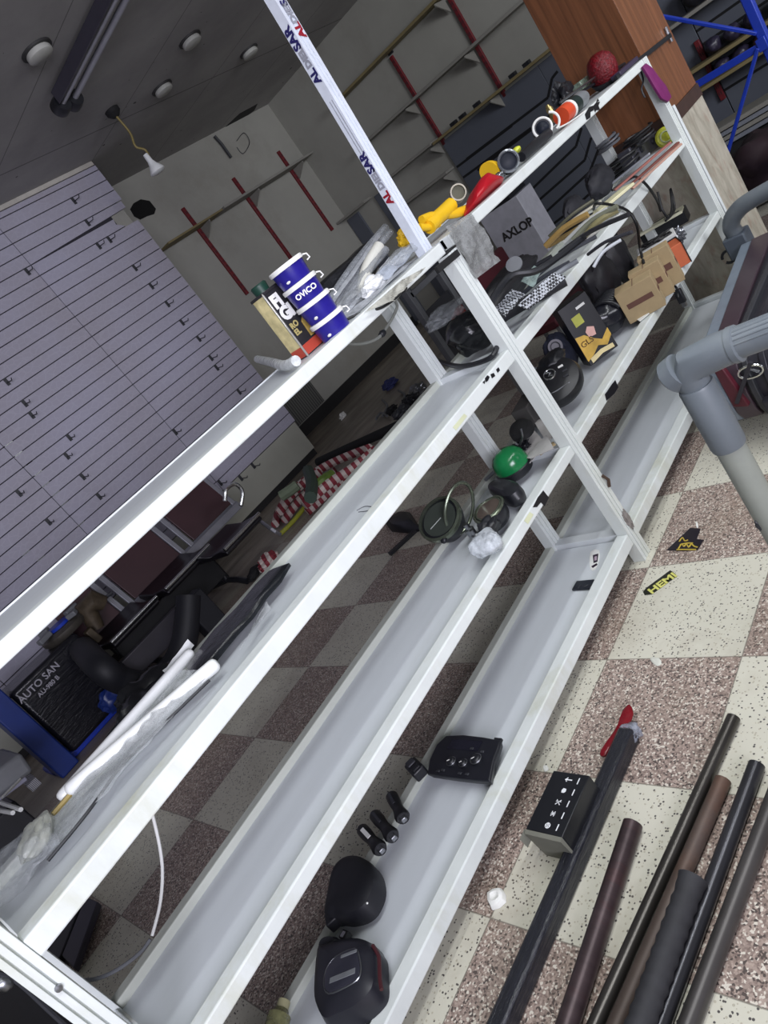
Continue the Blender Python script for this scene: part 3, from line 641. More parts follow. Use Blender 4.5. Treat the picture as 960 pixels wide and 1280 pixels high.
a0 = V(px_ + .004, py_ - .09, zt + .053); a1 = V(px_ + .05, py_ - .75, zt + .056)
hr = build('handrail', MB().bar(a0, a1, .030, 24), GREYPIPE, t)
for k in range(9):
    an = -1.2 + k * .3
    build('rib', MB().bar(a0 + V(math.sin(an) * -.0295, 0, math.cos(an) * .0295), a1 + V(math.sin(an) * -.0295, 0, math.cos(an) * .0295), .0022, 6), GREYPIPE, hr)
build('clamp_ring', MB().lathe([(.029, -.008), (.036, -.006), (.036, .006), (.029, .008)], a0 + V(0, -.012, 0), (0, 1, 0), ring=True), GREYPIPE, t)
for z in (.28, .52): build('scuff', MB().lump((px_ - .022, py_ + .018, z), (.006, .006, .014), 2, .4), DGREY, t)
fx, fy, fz = 3.58, 1.315, .385
t = T('bent_pipe_stand', 'grey curved pipe with a square dark socket beside the far end of the rack', 'pipe stand', (fx, fy, 0))
build('upright', MB().bar((fx, fy, 0), (fx, fy, fz), .034, 18), GREYPIPE, t)
build('socket', MB().box(fx - .05, fx + .05, fy - .05, fy + .05, fz - .02, fz + .085), mat('socket_grey', (78, 86, 96), .5), t, .008)
build('bend', MB().tube(smoothpts([(fx, fy, fz + .08), (fx - .01, fy - .005, fz + .13), (fx - .02, fy - .05, fz + .175), (fx - .03, fy - .15, fz + .20), (fx - .03, fy - .5, fz + .215)], 5), .038, 18), GREYPIPE, t)
build('clip', MB().tube(arc((fx - .02, fy + .06, fz + .0), (0, 1, 0), (0, 0, 1), .03, 0, 5.5, 14), .007, 7), BLACK, t)
# car bumper lying beside the rack, its badge face towards the camera
PATH = [(2.50, .12), (2.47, .17), (2.465, .24), (2.475, .31), (2.51, .37), (2.58, .405), (2.8, .41), (3.1, .415), (3.5, .42)]
def loft(ya0, ya1, yb0, yb1, dz=0, th=.02):
    mb = MB(); n = len(PATH); vs = []; fs = []
    for i, (x, z) in enumerate(PATH):
        f = i / (n - 1); y0 = ya0 + (yb0 - ya0) * max(0, (x - 2.5)); y1 = ya1 + (yb1 - ya1) * max(0, (x - 2.5))
        nx, nz = (-1, 0) if i < 4 else (0, 1)
        vs += [V(x + nx * dz, y0, z + nz * dz), V(x + nx * dz, y1, z + nz * dz), V(x - nx * th, y1, z - nz * th), V(x - nx * th, y0, z - nz * th)]
    fs = [(0, 1, 2, 3), tuple(range(4 * n - 4, 4 * n))]
    for i in range(n - 1):
        for j in range(4): fs.append((i * 4 + j, i * 4 + (j + 1) % 4, i * 4 + 4 + (j + 1) % 4, i * 4 + 4 + j))
    return mb.add(vs, fs)
t = T('car_bumper', 'dark ribbed car bumper with a chrome badge, lying beside the far half of the rack', 'car part', (2.9, .95, 0))
BUMP = mat('bumper_black', (42, 41, 48), .4, 0, .15, 8)
build('edge_strip', loft(1.165, 1.215, 1.235, 1.285, .012), mat('blue_grey_edge', (112, 122, 134), .4), t, .004)
build('side_band', loft(1.095, 1.165, 1.14, 1.235, .016), mat('maroon_black_panel', (60, 47, 55), .35, 0, .15, 5), t, .004)
build('shell', loft(.45, 1.095, .45, 1.14, 0), BUMP, t)
for k in range(10):
    y = 1.07 - k * .058
    build('rib', loft(y - .012, y + .010, y - .006, y + .02, .014 if k % 2 else .022, .01), BUMP if k % 3 else DGREY, t, .003)
build('red_tip', MB().hexa([(2.455, 1.10, .20), (2.47, 1.155, .20), (2.47, 1.155, .36), (2.455, 1.12, .36), (2.44, 1.11, .19), (2.45, 1.165, .20), (2.45, 1.165, .37), (2.44, 1.13, .37)]), mat('dark_red_paint', (80, 22, 36), .4), t, .004)
build('badge', MB().tube([V(2.435, 1.045, .325) + V(0, math.cos(a) * .042, math.sin(a) * .024) for a in [k * PI / 10 for k in range(20)]], .005, 6, closed=True).tube([V(2.435, 1.02, .315), V(2.435, 1.045, .335), V(2.435, 1.07, .315)], .005, 6), CHROME, t)
build('cross_strut', MB().beam((2.44, 1.14, .22), (2.435, 1.03, .36), .014, .014), BUMP, t)
build('lower_lip', MB().box(2.43, 2.5, .5, 1.06, .12, .20), BUMP, t, .006)
build('foot_frame', MB().box(2.75, 3.45, .55, 1.12, 0, .40), BLACKM, t, .01)

# ================================================================== BOTTOM SHELF
z4 = TOPS[4][1] + .001; z4t = TR[4]
def domed(name, px, z, h, m, label, cat, steps=((1, 0), (1, .4), (.93, .75), (.72, .95), (.35, 1)), k=3, zo=None, group=None):
    pts = loopsmooth([PZ(x, y, z + (h * .4 if zo is None else zo)) for x, y in px], k)
    for p in pts: p.z = z
    return T(name, label, cat, sum(pts, Vector()) / len(pts), group=group), MB().dome(pts, UP, h, steps)
MIR = mat('satin_black_shell', (30, 30, 38), .38, 0, .08, 6)
t, mb = domed('mirror_cover', [(402, 1192), (410, 1185), (428, 1180), (449, 1177), (466, 1180), (472, 1188), (476, 1196), (477, 1215), (477, 1238), (470, 1252), (452, 1268), (428, 1279), (412, 1284), (402, 1268), (398, 1245)], z4, .075, MIR, 'black car mirror cover with an oval recess and long slot, nearest the camera', 'mirror cover')
ms = build('shell', mb, MIR, t)
def onz(px, z): return [PZ(x, y, z) for x, y in px]
cc = loopsmooth(onz([(405, 1232), (408, 1212), (420, 1196), (443, 1186), (449, 1196), (451, 1213), (446, 1225), (428, 1236), (411, 1242)], z4 + .075), 3)
build('recess_rim', MB().tube(cc, .0022, 6, closed=True), STEEL, ms)
pl = MB().dome(cc, UP, .0035, ((.96, 0), (.96, .6), (.9, 1), (.3, 1)))
rp = build('recess_plate', pl, mat('satin_plate', (44, 44, 54), .3), ms)
a, b = onz([(412, 1226), (444, 1213)], z4 + .0785); build('slot', MB().beam(a, b, .014, .002), GREY, t, .001)
a, b = onz([(426, 1196), (446, 1188)], z4 + .0785); build('slot', MB().beam(a, b, .008, .002), GREY, t, .001)
build('broken_edge', MB().tube(smoothpts(onz([(466, 1182), (472, 1192), (474, 1200), (475, 1225), (477, 1237)], z4 + .05), 3), .005, 6), mat('reddish_black', (66, 26, 32), .4), t)
t, mb = domed('mirror_cover', [(410, 1150), (414, 1122), (418, 1100), (426, 1083), (440, 1074), (458, 1075), (470, 1086), (475, 1102), (474, 1118), (465, 1137), (452, 1147), (436, 1151), (424, 1150)], z4, .07, MIR, 'plain black car mirror cover with a pointed tail, beside the grips', 'mirror cover')
build('shell', mb, mat('satin_black_plain', (24, 24, 30), .5, 0, .08, 6), t)
tip = onz([(409, 1160), (407, 1146), (412, 1128), (422, 1148)], z4 + .03)
build('tail', MB().prism([p - UP * .028 for p in tip], UP * .035), MATS['satin_black_plain'], t, .004)
build('pin', MB().lump(PZ(459, 1129, z4 + .058), (.003, .003, .003), 1, .1, sub=2), PAPER, t)
t, mb = domed('mirror_bracket', [(405, 1190), (410, 1180), (420, 1176), (430, 1178), (428, 1190), (416, 1202), (408, 1204)], z4, .06, BLACK, 'black mirror joint with a red mark tucked behind the slotted mirror cover', 'car part')
build('joint', mb, BLACK, t)
build('red_mark', MB().tube(arc(PZ(413, 1188, z4 + .064), (1, 0, 0), (0, 1, 0), .007, 0, 2 * PI, 10), .002, 5), RED, t)
p = PZ(429, 1176, z4 + .012); q = PZ(435, 1165, z4 + .012)
t = T('usb_plug', 'tiny black plug with bright metal window beside the slotted mirror cover', 'plug', p)
build('plug_body', MB().beam(p, q, .024, .02), BLACK, t, .002)
build('metal_window', MB().beam(p + UP * .011 + (q - p) * .15, q + UP * .011 - (q - p) * .2, .012, .002), CHROME, t)
GR_ = mat('grip_black', (22, 22, 26), .45)
for i, (a, b, lb) in enumerate((((489, 994), (504, 1023), 'black tapered plastic grip furthest from the mirror covers'), ((468, 1018), (491, 1046), 'black tapered plastic grip in the middle of the three on the bottom shelf'), ((452, 1036), (476, 1062), 'black tapered grip with a white label nearest the mirror covers'))):
    p = PZ(a[0], a[1], z4 + .022); q = PZ(b[0], b[1], z4 + .022); d = (q - p)
    t = T('plastic_grip', lb, 'grip', (p + q) / 2, group='black grips on the bottom shelf')
    mb = MB().tube([p - d * .03, p + d * .06, p + d * .3, p + d * .55, p + d * .75, p + d * .92, p + d * 1.0], .02, 14, [.012, .019, .019, .016, .019, .023, .019]); build('grip', mb, GR_, t)
    e = q + d.normalized() * .003
    build('button', MB().beam(q - d * .02, q + d * .09, .018, .016), STEEL, t, .003)
    sd = d.cross(UP).normalized()
    if i == 2: build('label_plate', MB().beam(p + d * .22 + UP * .020, p + d * .62 + UP * .020, .012, .002), PAPER, t)
    else: build('ridge', MB().beam(p + d * .1 + UP * .019, p + d * .5 + UP * .017, .008, .004), DGREY, t)
# climate control panel
pts = onz([(534, 968), (537, 950), (546, 931), (558, 920), (580, 919), (606, 922), (627, 926), (624, 936), (618, 952), (613, 977), (592, 976), (560, 972)], z4 + .022)
t = T('control_panel', 'black car heater control panel with round dials on the bottom shelf', 'car part', sum(pts, Vector()) / len(pts))
lo = [V(p.x, p.y, z4) for p in pts]; c0 = sum(lo, Vector()) / len(lo)
mb = MB(); n = len(pts); bt = [c0 + (p - c0) * .93 for p in lo]; tp = [V(p.x, p.y, z4 + .020) for p in pts]; t2 = [c0 + (p - c0) * .97 + UP * .026 for p in lo]
mb.add(bt + tp + t2, [list(range(n))[::-1], list(range(2 * n, 3 * n))] + [(i + k * n, (i + 1) % n + k * n, (i + 1) % n + k * n + n, i + k * n + n) for k in (0, 1) for i in range(n)])
build('fascia', mb, mat('panel_black', (24, 25, 32), .38), t, .002)
zt4 = z4 + .026
def pnl(x, y): return PZ(x, y, zt4)
for (x, y, r) in ((596, 950, .018), (565, 953, .016), (580, 955, .014)):
    c = pnl(x, y); c.z = zt4
    dl = build('dial', MB().lathe([(r, 0), (r, .004), (r * .72, .012), (r * .6, .013), (0, .013)], c), BLACK, t)
    build('dial_ring', MB().tube(arc(c + UP * .006, (1, 0, 0), (0, 1, 0), r * .98, 0, 2 * PI, 24)[:-1], .0011 if r < .018 else .0018, 5, closed=True), STEEL, dl)
    build('dial_mark', MB().beam(c + UP * .0135, c + UP * .0135 + V(-.6, .8, 0) * r * .6, .002, .001), PAPER, dl)
for (x, y) in ((548, 964), (554, 963), (575, 967), (584, 968), (603, 940), (590, 936)): build('button', MB().box(pnl(x, y).x - .004, pnl(x, y).x + .004, pnl(x, y).y - .007, pnl(x, y).y + .007, zt4, zt4 + .003), DGREY, t, .001)
a, b = pnl(562, 930), pnl(600, 933); build('display', MB().beam(a, b, .035, .002), mat('dark_display', (28, 28, 40), .2), t)
build('tab', MB().prism([PZ(620, 924, z4 + .016), PZ(629, 925, z4 + .016), PZ(626, 933, z4 + .016), PZ(618, 930, z4 + .016)], UP * .008), BLACK, t)
build('tab', MB().prism([PZ(608, 974, z4 + .010), PZ(614, 975, z4 + .010), PZ(613, 980, z4 + .010), PZ(607, 978, z4 + .010)], UP * .008), BLACK, t)
c = PZ(520, 961, TOPS[4][1] + .022)
t = T('switch_block', 'small black switch block balanced on the rear edge by the heater panel', 'car part', V(c.x, c.y, TOPS[4][1]))
d = (PZ(530, 970, .15) - PZ(512, 952, .15)).normalized()
build('block', MB().beam(c - d * .035 - UP * .002, c + d * .035 - UP * .002, .045, .036), BLACK, t, .006)
build('rocker', MB().beam(c - d * .03 + UP * .018, c - d * .002 + UP * .018, .03, .010), DGREY, t, .004)
build('rocker', MB().beam(c + d * .006 + UP * .018, c + d * .03 + UP * .018, .03, .008), BLACK, t, .004)
# stickers on the tray
t = T('emblem_sticker', 'white sticker with a dark crest emblem on the bottom shelf by the centre post', 'sticker', PZ(743, 700, z4t))
build('backing', MB().prism(loopsmooth(onz([(738, 690), (749, 688), (749, 700), (744, 712), (738, 711)], z4t + .0005), 2), UP * .001), PAPER, t, smooth=False)
build('crest', MB().prism(onz([(741, 694), (748, 692), (747, 702), (742, 704)], z4t + .0016), UP * .0006).prism(onz([(739, 708), (746, 704), (747, 706), (741, 710)], z4t + .0016), UP * .0006), mat('dark_crest', (44, 28, 46), .5), t, smooth=False)
build('crest_core', MB().prism(onz([(743, 696), (746, 695), (746, 700), (743, 701)], z4t + .0023), UP * .0005), mat('pink_grey', (178, 160, 172), .5), t, smooth=False)
px = [(716, 739), (722, 728), (744, 726), (747, 730), (744, 737)]
t = T('badge_plate', 'black slanted rectangular badge plate on the bottom shelf', 'badge', PZ(732, 733, z4t))
build('plate', MB().prism(onz(px, z4t + .001), UP * .008), mat('badge_black', (26, 30, 40), .3), t, .0015)
build('raised_mark', MB().tube(smoothpts(onz([(722, 736), (726, 731), (730, 734), (735, 731), (740, 733)], z4t + .0095), 3), .0012, 5), DGREY, t)
# glass bottle at the bottom edge
p = PZ(352, 1262, z4 + .03); q = PZ(340, 1300, z4 + .03)
OLV = plastic_film('olive_plastic', (132, 132, 92), .8, .2)
t = T('clear_bottle', 'olive tinted clear plastic bottle lying at the near end of the bottom shelf', 'bottle', V(p.x, p.y, z4))
build('body', MB().tube([p, p + (q - p) * .12, p + (q - p) * .2, q, q + (q - p) * .3], .03, 18, [.018, .022, .029, .029, .027]), OLV, t)
build('cap', MB().bar(p - (q - p).normalized() * .02, p + (q - p) * .02, .016, 16), mat('pale_cap', (168, 164, 128), .5), t)

# ================================================================== THIRD SHELF
z3 = TOPS[3][1] + .001; r3 = TOPS[3][1]
def at(px, py, z, lift=0): p = PZ(px, py, z + lift); return p
# green headlamp cap
c = PZ(648, 600, z3); c.z = z3
hc = V(1.785, 1.612, z3)
t = T('green_helmet', 'glossy green domed cap with a black rim on the third shelf', 'cap', hc)
build('dome', MB().lathe([(.063, .03), (.064, .045), (.058, .072), (.044, .09), (.024, .10), (0, .103)], hc), mat('glossy_green', (22, 112, 62), .2, 0, .2, 8), t)
build('rim', MB().lathe([(.058, 0), (.065, .006), (.067, .029), (.062, .033), (0, .033)], hc), BLACK, t)
pts = loopsmooth(onz([(611, 614), (615, 605), (628, 602), (645, 604), (653, 610), (650, 618), (638, 625), (624, 622)], z3 + .035), 3)
solo('lamp_shell', MB().dome([V(p.x, p.y, z3) for p in pts], UP, .06, ((.9, 0), (1, .4), (.92, .8), (.6, 1), (.2, .98))), BLACK, 'black rounded shell leaning against the green cap', 'car part')
p = PZ(607, 600, r3 + .008); q = PZ(629, 583, r3 + .03)
t = T('wire_bracket', 'thin metal wire bracket by the rear post beside the green cap', 'bracket', V(p.x, p.y, r3))
build('rod', MB().tube([p, (p + q) / 2 + UP * .004, q], .007, 8), STEEL, t)
build('grid_plate', MB().sheet([PZ(617, 577, r3 + .01), PZ(626, 580, r3 + .01), PZ(629, 588, r3 + .02), PZ(620, 587, r3 + .02)], 2, 2, .004), DGREY, t)
# instrument gauges
def gauge(name, c, ax, r, label, depth=.07, face=(60, 66, 60)):
    ax = Vector(ax).normalized(); t = T(name, label, 'gauge', (c[0], c[1], z3)); c = Vector(c)
    build('housing', MB().lathe([(0, -depth), (r * .7, -depth), (r * .95, -depth * .4), (r, 0), (r * .9, .004), (0, .004)], c, ax, 30), BLACK, t)
    build('bezel', MB().lathe([(r * .98, -.012), (r * 1.05, -.004), (r * 1.04, .01), (r * .92, .012), (r * .9, .004)], c, ax, 30, True), mat('olive_chrome', (120, 128, 112), .25, .8), t)
    df = build('dial_face', MB().lathe([(0, .0045), (r * .8, .0045), (r * .8, .007), (0, .007)], c, ax, 30), mat('green_grey_face_%d' % face[0], face, .3), t)
    a = ax.cross(UP).normalized(); b = ax.cross(a)
    build('needle', MB().beam(c + ax * .009 - a * r * .1, c + ax * .009 + (a * .8 + b * .5) * r * .6, .004, .002), mat('needle_grey', (170, 176, 170), .5), df)
    build('mount_ear', MB().lump(c + (b * 1.05) * r, (.012, .012, .012), 3, .2, sub=2), BLACK, t)
    return t
gauge('round_gauge', V(1.475, 1.725, z3 + .078), (-.45, -.2, .85), .078, 'round car gauge with olive bezel, left of the pair on the third shelf', .07)
t = T('gauge_ring', 'thin metal ring propped against the round gauge on the third shelf', 'ring', (1.51, 1.65, z3))
build('ring', MB().tube(arc(V(1.515, 1.662, z3 + .078), Vector((.62, -.3, .2)).normalized(), Vector((.1, -.2, .97)).normalized(), .072, 0, 2 * PI, 28)[:-1], .006, 8, closed=True), MATS['olive_chrome'], t)
pts = loopsmooth(onz([(594, 650), (598, 637), (610, 627), (622, 622), (629, 626), (626, 637), (616, 648), (603, 655)], z3 + .05), 3)
t = T('oval_gauge', 'oval dark gauge with brown glass and double metal rim, behind the round gauge', 'gauge', (1.6, 1.66, z3))
lo = [V(p.x, p.y, z3) for p in pts]
build('housing', MB().dome(lo, UP, .055, ((.85, 0), (1, .3), (1, .9), (.94, 1), (.3, 1))), BLACK, t)
build('bezel', MB().tube([p + UP * .054 for p in lo], .005, 7, closed=True), MATS['olive_chrome'], t)
c0 = sum(lo, Vector()) / len(lo)
build('inner_rim', MB().tube([c0 + (p - c0) * .84 + UP * .057 for p in lo], .003, 6, closed=True), MATS['olive_chrome'], t)
build('glass', MB().prism([c0 + (p - c0) * .8 + UP * .0555 for p in lo], UP * .002), mat('brown_glass', (82, 72, 66), .2), t)
pts = loopsmooth(onz([(604, 660), (612, 655), (624, 650), (625, 642), (618, 660), (610, 668)], z3 + .03), 3)
solo('gauge_socket', MB().lump(PZ(612, 660, z3 + .035), (.05, .028, .032), 11, .3), BLACK, 'black knobbly socket piece between the gauge and the clear plastic', 'car part')
solo('clear_wrapper', MB().lump(PZ(606, 680, z3 + .035), (.05, .055, .036), 5, .3, 1.8, flat=z3), plastic_film('white_clear_wrap', (214, 220, 226), .6, .2), 'small crumpled clear wrapper in front of the gauges', 'plastic wrapper')
for i, (x, y, r) in enumerate(((588, 664, .016), (596, 671, .014), (602, 658, .012))): solo('metal_terminal', MB().lathe([(0, 0), (r, 0), (r, .03), (r * .6, .034), (r * .6, .05), (0, .05)], V(*PZ(x, y, z3 + .02).xy, z3)), STEEL, ['small metal terminal touching the gauge ring', 'small metal terminal next to the clear wrapper', 'small metal terminal below the oval gauge'][i], 'terminal')
# papers and cap behind centre post
def leaflet(px, z, dz, label, m=PAPER, cat='paper', name='leaflet', amp=.006, seed=1, th=.002):
    return solo(name, MB().sheet([PZ(x, y, z + d) for (x, y), d in zip(px, dz)], 10, 8, th, amp, seed, 14), m, label, cat)
CREAM = mat('creased_paper', (196, 192, 190), .8, 0, .08, 20)
leaflet([(640, 562), (668, 538), (684, 556), (662, 580)], z3, (.012, .02, .03, .02), 'creased white paper on the third shelf, nearest the green cap', CREAM)
leaflet([(652, 575), (684, 545), (692, 560), (664, 574)], z3, (.03, .04, .05, .04), 'folded grey leaflet lying on the creased papers', mat('grey_leaflet', (170, 168, 166), .7), seed=4)
leaflet([(668, 528), (684, 520), (694, 545), (684, 554)], z3, (.012, .014, .03, .02), 'white paper half hidden behind the centre post on the third shelf', CREAM, seed=7)
leaflet([(672, 566), (692, 552), (695, 556), (676, 570)], z3, (.02, .02, .03, .03), 'thin yellowed card edge sticking out of the papers', KRAFT, seed=9, amp=.002)
pts = loopsmooth(onz([(637, 541), (642, 532), (654, 525), (664, 526), (666, 534), (660, 543), (648, 549), (640, 548)], z3 + .08), 3)
solo('black_visor', MB().dome([p - UP * .012 for p in pts], UP, .03, ((1, 0), (1, .5), (.8, .9), (.3, 1))), BLACKM, 'matte black oval visor on top of the papers behind the centre post', 'visor')
solo('visor_wire', MB().tube(smoothpts([PZ(651, 536, z3 + .115), PZ(653, 546, z3 + .09), PZ(650, 556, z3 + .06)], 4), .004, 6), STEEL, 'short bent wire hooked over the black visor', 'wire')
solo('key_cluster', MB().lump(PZ(651, 557, z3 + .045), (.022, .03, .016), 8, .7, 5), BLACK, 'small cluster of black clips on the creased papers', 'clips')
# steering wheel hub
wc = V(2.225, 1.60, z3 + .092); wa = Vector((-.45, -.28, .85)).normalized()
t = T('steering_hub', 'round black steering wheel centre with a chrome badge on the third shelf', 'steering wheel', (2.235, 1.6, z3))
R = .108
pd = build('pad', MB().lathe([(0, -.05), (R * .7, -.05), (R * .97, -.02), (R, 0), (R * .93, .02), (R * .7, .033), (R * .35, .04), (0, .042)], wc, wa, 36), mat('hub_black', (22, 22, 26), .4), t)
sx = wa.cross(UP).normalized(); sy = wa.cross(sx); 
if sy.z < 0: sy = -sy
if sx.y > 0: sx = -sx
def hub(a, b, o=.042): return wc + sx * a + sy * b + wa * o
build('badge_ring', MB().tube(arc(hub(0, .012, .044), sx, sy, .022, 0, 2 * PI, 24)[:-1], .0032, 6, closed=True), CHROME, pd)
build('badge_mark', MB().tube([hub(-.010, .024, .044), hub(.004, .016, .044), hub(-.004, .006, .044), hub(.010, -.002, .044)], .005, 6), CHROME, pd)
build('side_grip', MB().tube(arc(wc + wa * .01, sx, sy, R * .97, 1.9, 4.4, 20), .012, 8), mat('wheel_grey', (96, 98, 104), .35), t)
for a, b, w_, m in ((.048, .022, .02, PAPER), (-.06, .012, .012, DGREY), (-.058, -.004, .012, PAPER), (.055, -.005, .02, DGREY), (.05, -.03, .02, DGREY), (-.06, -.04, .014, STEEL), (-.045, .03, .014, DGREY)):
    build('button', MB().beam(hub(a - w_ / 2, b, .034), hub(a + w_ / 2, b, .034), .008, .014, up=wa), m, t, .001)
for b in (-.03, -.045, -.06): build('vent_line', MB().tube([hub(-.05, b, .03), hub(0, b - .006, .034), hub(.05, b, .03)], .003, 5), GREY, pd)
build('spoke', MB().lump(hub(.03, .105, 0), (.075, .05, .03), 5, .2), BLACK, t)
# grey cloth, grey box, navy sack behind wheel
solo('grey_cloth', MB().lump(V(2.40, 1.71, z3 + .06), (.075, .05, .065), 21, .35, 2.6, flat=z3), mat('grey_fabric', (86, 84, 82), .9, 0, .1, 60), 'crumpled grey cloth behind the steering wheel centre', 'cloth')
c = PZ(680, 432, z3 + .05); solo('grey_carton', MB().beam(V(2.10, 1.715, z3 + .045), V(2.24, 1.735, z3 + .045), .07, .09), mat('dark_grey_card', (84, 82, 80), .8), 'dark grey carton behind the centre post on the third shelf', 'box', bev=.003)
NAVYF = mat('navy_fabric', (30, 34, 50), .85, 0, .2, 50)
t = T('navy_sack', 'dark navy fabric sack with a round pale patch, beside the gold printed box', 'sack', (2.53, 1.72, z3))
build('sack', MB().lump((2.535, 1.725, z3 + .085), (.07, .055, .09), 13, .25, 2.8, flat=z3 + .001), NAVYF, t)
pc = V(2.488, 1.695, z3 + .135); pn = Vector((-.75, -.5, .3)).normalized()
build('patch', MB().lathe([(0, 0), (.03, 0), (.03, .003), (0, .003)], pc, pn, 18), mat('pale_patch', (120, 118, 124), .8), t)
build('patch_ring', MB().tube(arc(pc + pn * .004, pn.cross(UP).normalized(), pn.cross(pn.cross(UP)).normalized(), .018, 0, 2 * PI, 14)[:-1], .0025, 5, closed=True), DGREY, t)
# black box with gold print
bm_ = V(2.60, 1.525, z3)
t = T('gold_print_box', 'upright black carton with gold and yellow print on the third shelf', 'box', bm_)
A = PZ(742, 459, z3); B = PZ(777, 445, z3)
e = V(B.x - A.x, B.y - A.y, 0); e = V(.14, -.115, 0).normalized(); d2 = V(-e.y, e.x, 0)
if d2.x < 0: d2 = -d2
A = V(2.487, 1.602, z3 + .001); Wb = .135; Db = .07; Hb = .25; ln = V(.0, .0, 0)
def gb(a, b, z): return A + e * a + d2 * b + V(0, 0, z) + V(.10, .07, 0) * (z / Hb) * .45
build('carton', MB().hexa([gb(0, 0, 0), gb(Wb, 0, 0), gb(Wb, Db, 0), gb(0, Db, 0), gb(0, 0, Hb), gb(Wb, 0, Hb), gb(Wb, Db, Hb), gb(0, Db, Hb)]), mat('black_gloss_card', (20, 20, 24), .3), t, .002)
def face(pts, m, nm, off=.0012): build(nm, MB().prism([gb(a * Wb, -off, z * Hb) for a, z in pts], gb(0, -.0008, 0) - gb(0, 0, 0)), m, t, smooth=False)
face([(0, .08), (.25, .12), (.5, .2), (.75, .12), (1, .22), (1, .34), (.7, .24), (.5, .33), (.3, .46), (.02, .5)], mat('gold_foil', (186, 150, 62), .35, .3, .3, 14), 'gold_print')
face([(.1, .02), (.5, .06), (.9, .03), (.9, .1), (.5, .13), (.1, .1)], mat('cream_print', (206, 190, 140), .5), 'pale_print', .0018)
face([(.22, .62), (.52, .62), (.52, .78), (.22, .78)], mat('lime_patch', (168, 170, 62), .5), 'lime_print')
face([(.4, .38), (.62, .36), (.68, .48), (.5, .54), (.38, .48)], mat('rose_print', (206, 160, 150), .5), 'round_print', .002)
face([(.5, .84), (.8, .84), (.8, .88), (.5, .88)], PAPER, 'small_print')
build('wordmark', MB().text('GLS', gb(.06 * Wb, -.0022, .3 * Hb), e, UP, .034, .0003), mat('brown_print', (70, 40, 22), .5), t, smooth=False)
# tyre like ribbed cap
bc = V(2.775, 1.605, z3)
t = T('ribbed_hat', 'black shiny ribbed boot shaped part beside the gold printed box', 'car part', bc)
build('body', MB().lump(bc + V(.02, 0, .07), (.10, .07, .075), 17, .15, 2.2, rot=-.3, flat=z3 + .001), mat('shiny_black', (26, 27, 34), .25, 0, .2, 14), t)
for k in range(7):
    o = bc + V(.018 * k - .02, -.005, .075)
    build('rib', MB().tube(arc(o, (.3, -1, 0), (0, 0, 1), .068, .2, 2.9, 10), .007, 7), BLACK, t)
# kraft cartons
KR = []
def kraft(px, z, L, W, H, rz, label):
    p = PZ(px[0], px[1], z + H / 2); p.z = z
    t = T('kraft_carton', label, 'box', p, rz, group='small kraft cartons')
    M_ = t.matrix_world
    build('carton', MB(M_).box(-L / 2, L / 2, -W / 2, W / 2, 0, H), KRAFT, t, .002)
    build('tape_print', MB(M_).box(-L / 2 - .0008, -L / 2, -W * .35, W * .35, H * .42, H * .58).box(-L * .3, L * .3, -W / 2 - .0008, -W / 2, H * .42, H * .56), mat('brown_band', (96, 62, 52), .6), t, smooth=False)
    build('flap_line', MB(M_).box(-L / 2, L / 2, -.0015, .0015, H, H + .0008), mat('brown_band', (96, 62, 52), .6), t, smooth=False)
kraft((800, 371), z3, .10, .155, .14, .35, 'kraft carton with a dark band, the nearest of the small cartons')
kraft((814, 352), z3, .08, .13, .155, .35, 'kraft carton with a dark band, in the middle of the small cartons')
kraft((826, 335), z3, .08, .13, .17, .35, 'kraft carton with a dark band, next to the orange box')
p = PZ(838, 322, z3 + .05)
t = T('orange_box', 'orange carton with dark edges beyond the kraft cartons', 'box', V(p.x, p.y, z3), .5)
build('carton', MB(t.matrix_world).box(-.06, .06, -.06, .06, 0, .10), mat('orange_card', (196, 100, 62), .6), t, .002)
build('dark_edge', MB(t.matrix_world).box(-.063, .063, -.064, -.060, 0, .105).box(.060, .064, -.064, .064, 0, .105), BLACK, t)
p = PZ(824, 311, z3 + .07)
t = T('white_card_box', 'white card lid with black wire scribbled over it beside the orange box', 'box', V(p.x, p.y, z3), .4)
build('lid', MB(t.matrix_world).box(-.06, .06, -.09, .09, 0, .11), mat('off_white_card', (206, 206, 204), .7), t, .002)
rnd = random.Random(4)
for k in range(5):
    pts = [t.matrix_world @ V(rnd.uniform(-.06, .06), rnd.uniform(-.09, .09), .114) for _ in range(4)]
    build('wire', MB().tube(smoothpts(pts, 5), .004, 6), WIRE, t)
solo('chrome_plugs', MB().lump(PZ(840, 299, z3 + .04), (.05, .06, .04), 31, .5, 5, flat=z3), mat('dark_chrome', (120, 122, 128), .2, .8, .4, 30), 'bright cluster of metal plugs beyond the white card lid', 'plugs')
def tray(px, z, L, W, H, rz, label, m=BLACK):
    p = PZ(px[0], px[1], z + H / 2); p.z = z; t = T('plastic_tray', label, 'tray', p, rz, group='black trays'); M_ = t.matrix_world
    build('base', MB(M_).box(-L / 2, L / 2, -W / 2, W / 2, 0, .01), m, t)
    mb = MB(M_).box(-L / 2, L / 2, -W / 2, -W / 2 + .01, .01, H).box(-L / 2, L / 2, W / 2 - .01, W / 2, .01, H).box(-L / 2, -L / 2 + .01, -W / 2 + .01, W / 2 - .01, .01, H).box(L / 2 - .01, L / 2, -W / 2 + .01, W / 2 - .01, .01, H)
    build('rim', mb, m, t); return t
tray((831, 281), z3, .13, .24, .06, .2, 'black plastic tray at the far end of the third shelf')
p = PZ(827, 278, z3 + .065)
t = T('circuit_card', 'cream printed card lying on the black tray at the far end of the third shelf', 'card', p, .2)
build('card', MB(t.matrix_world).box(-.05, .05, -.115, .115, 0, .012), mat('cream_card', (208, 206, 180), .6), t, .001)
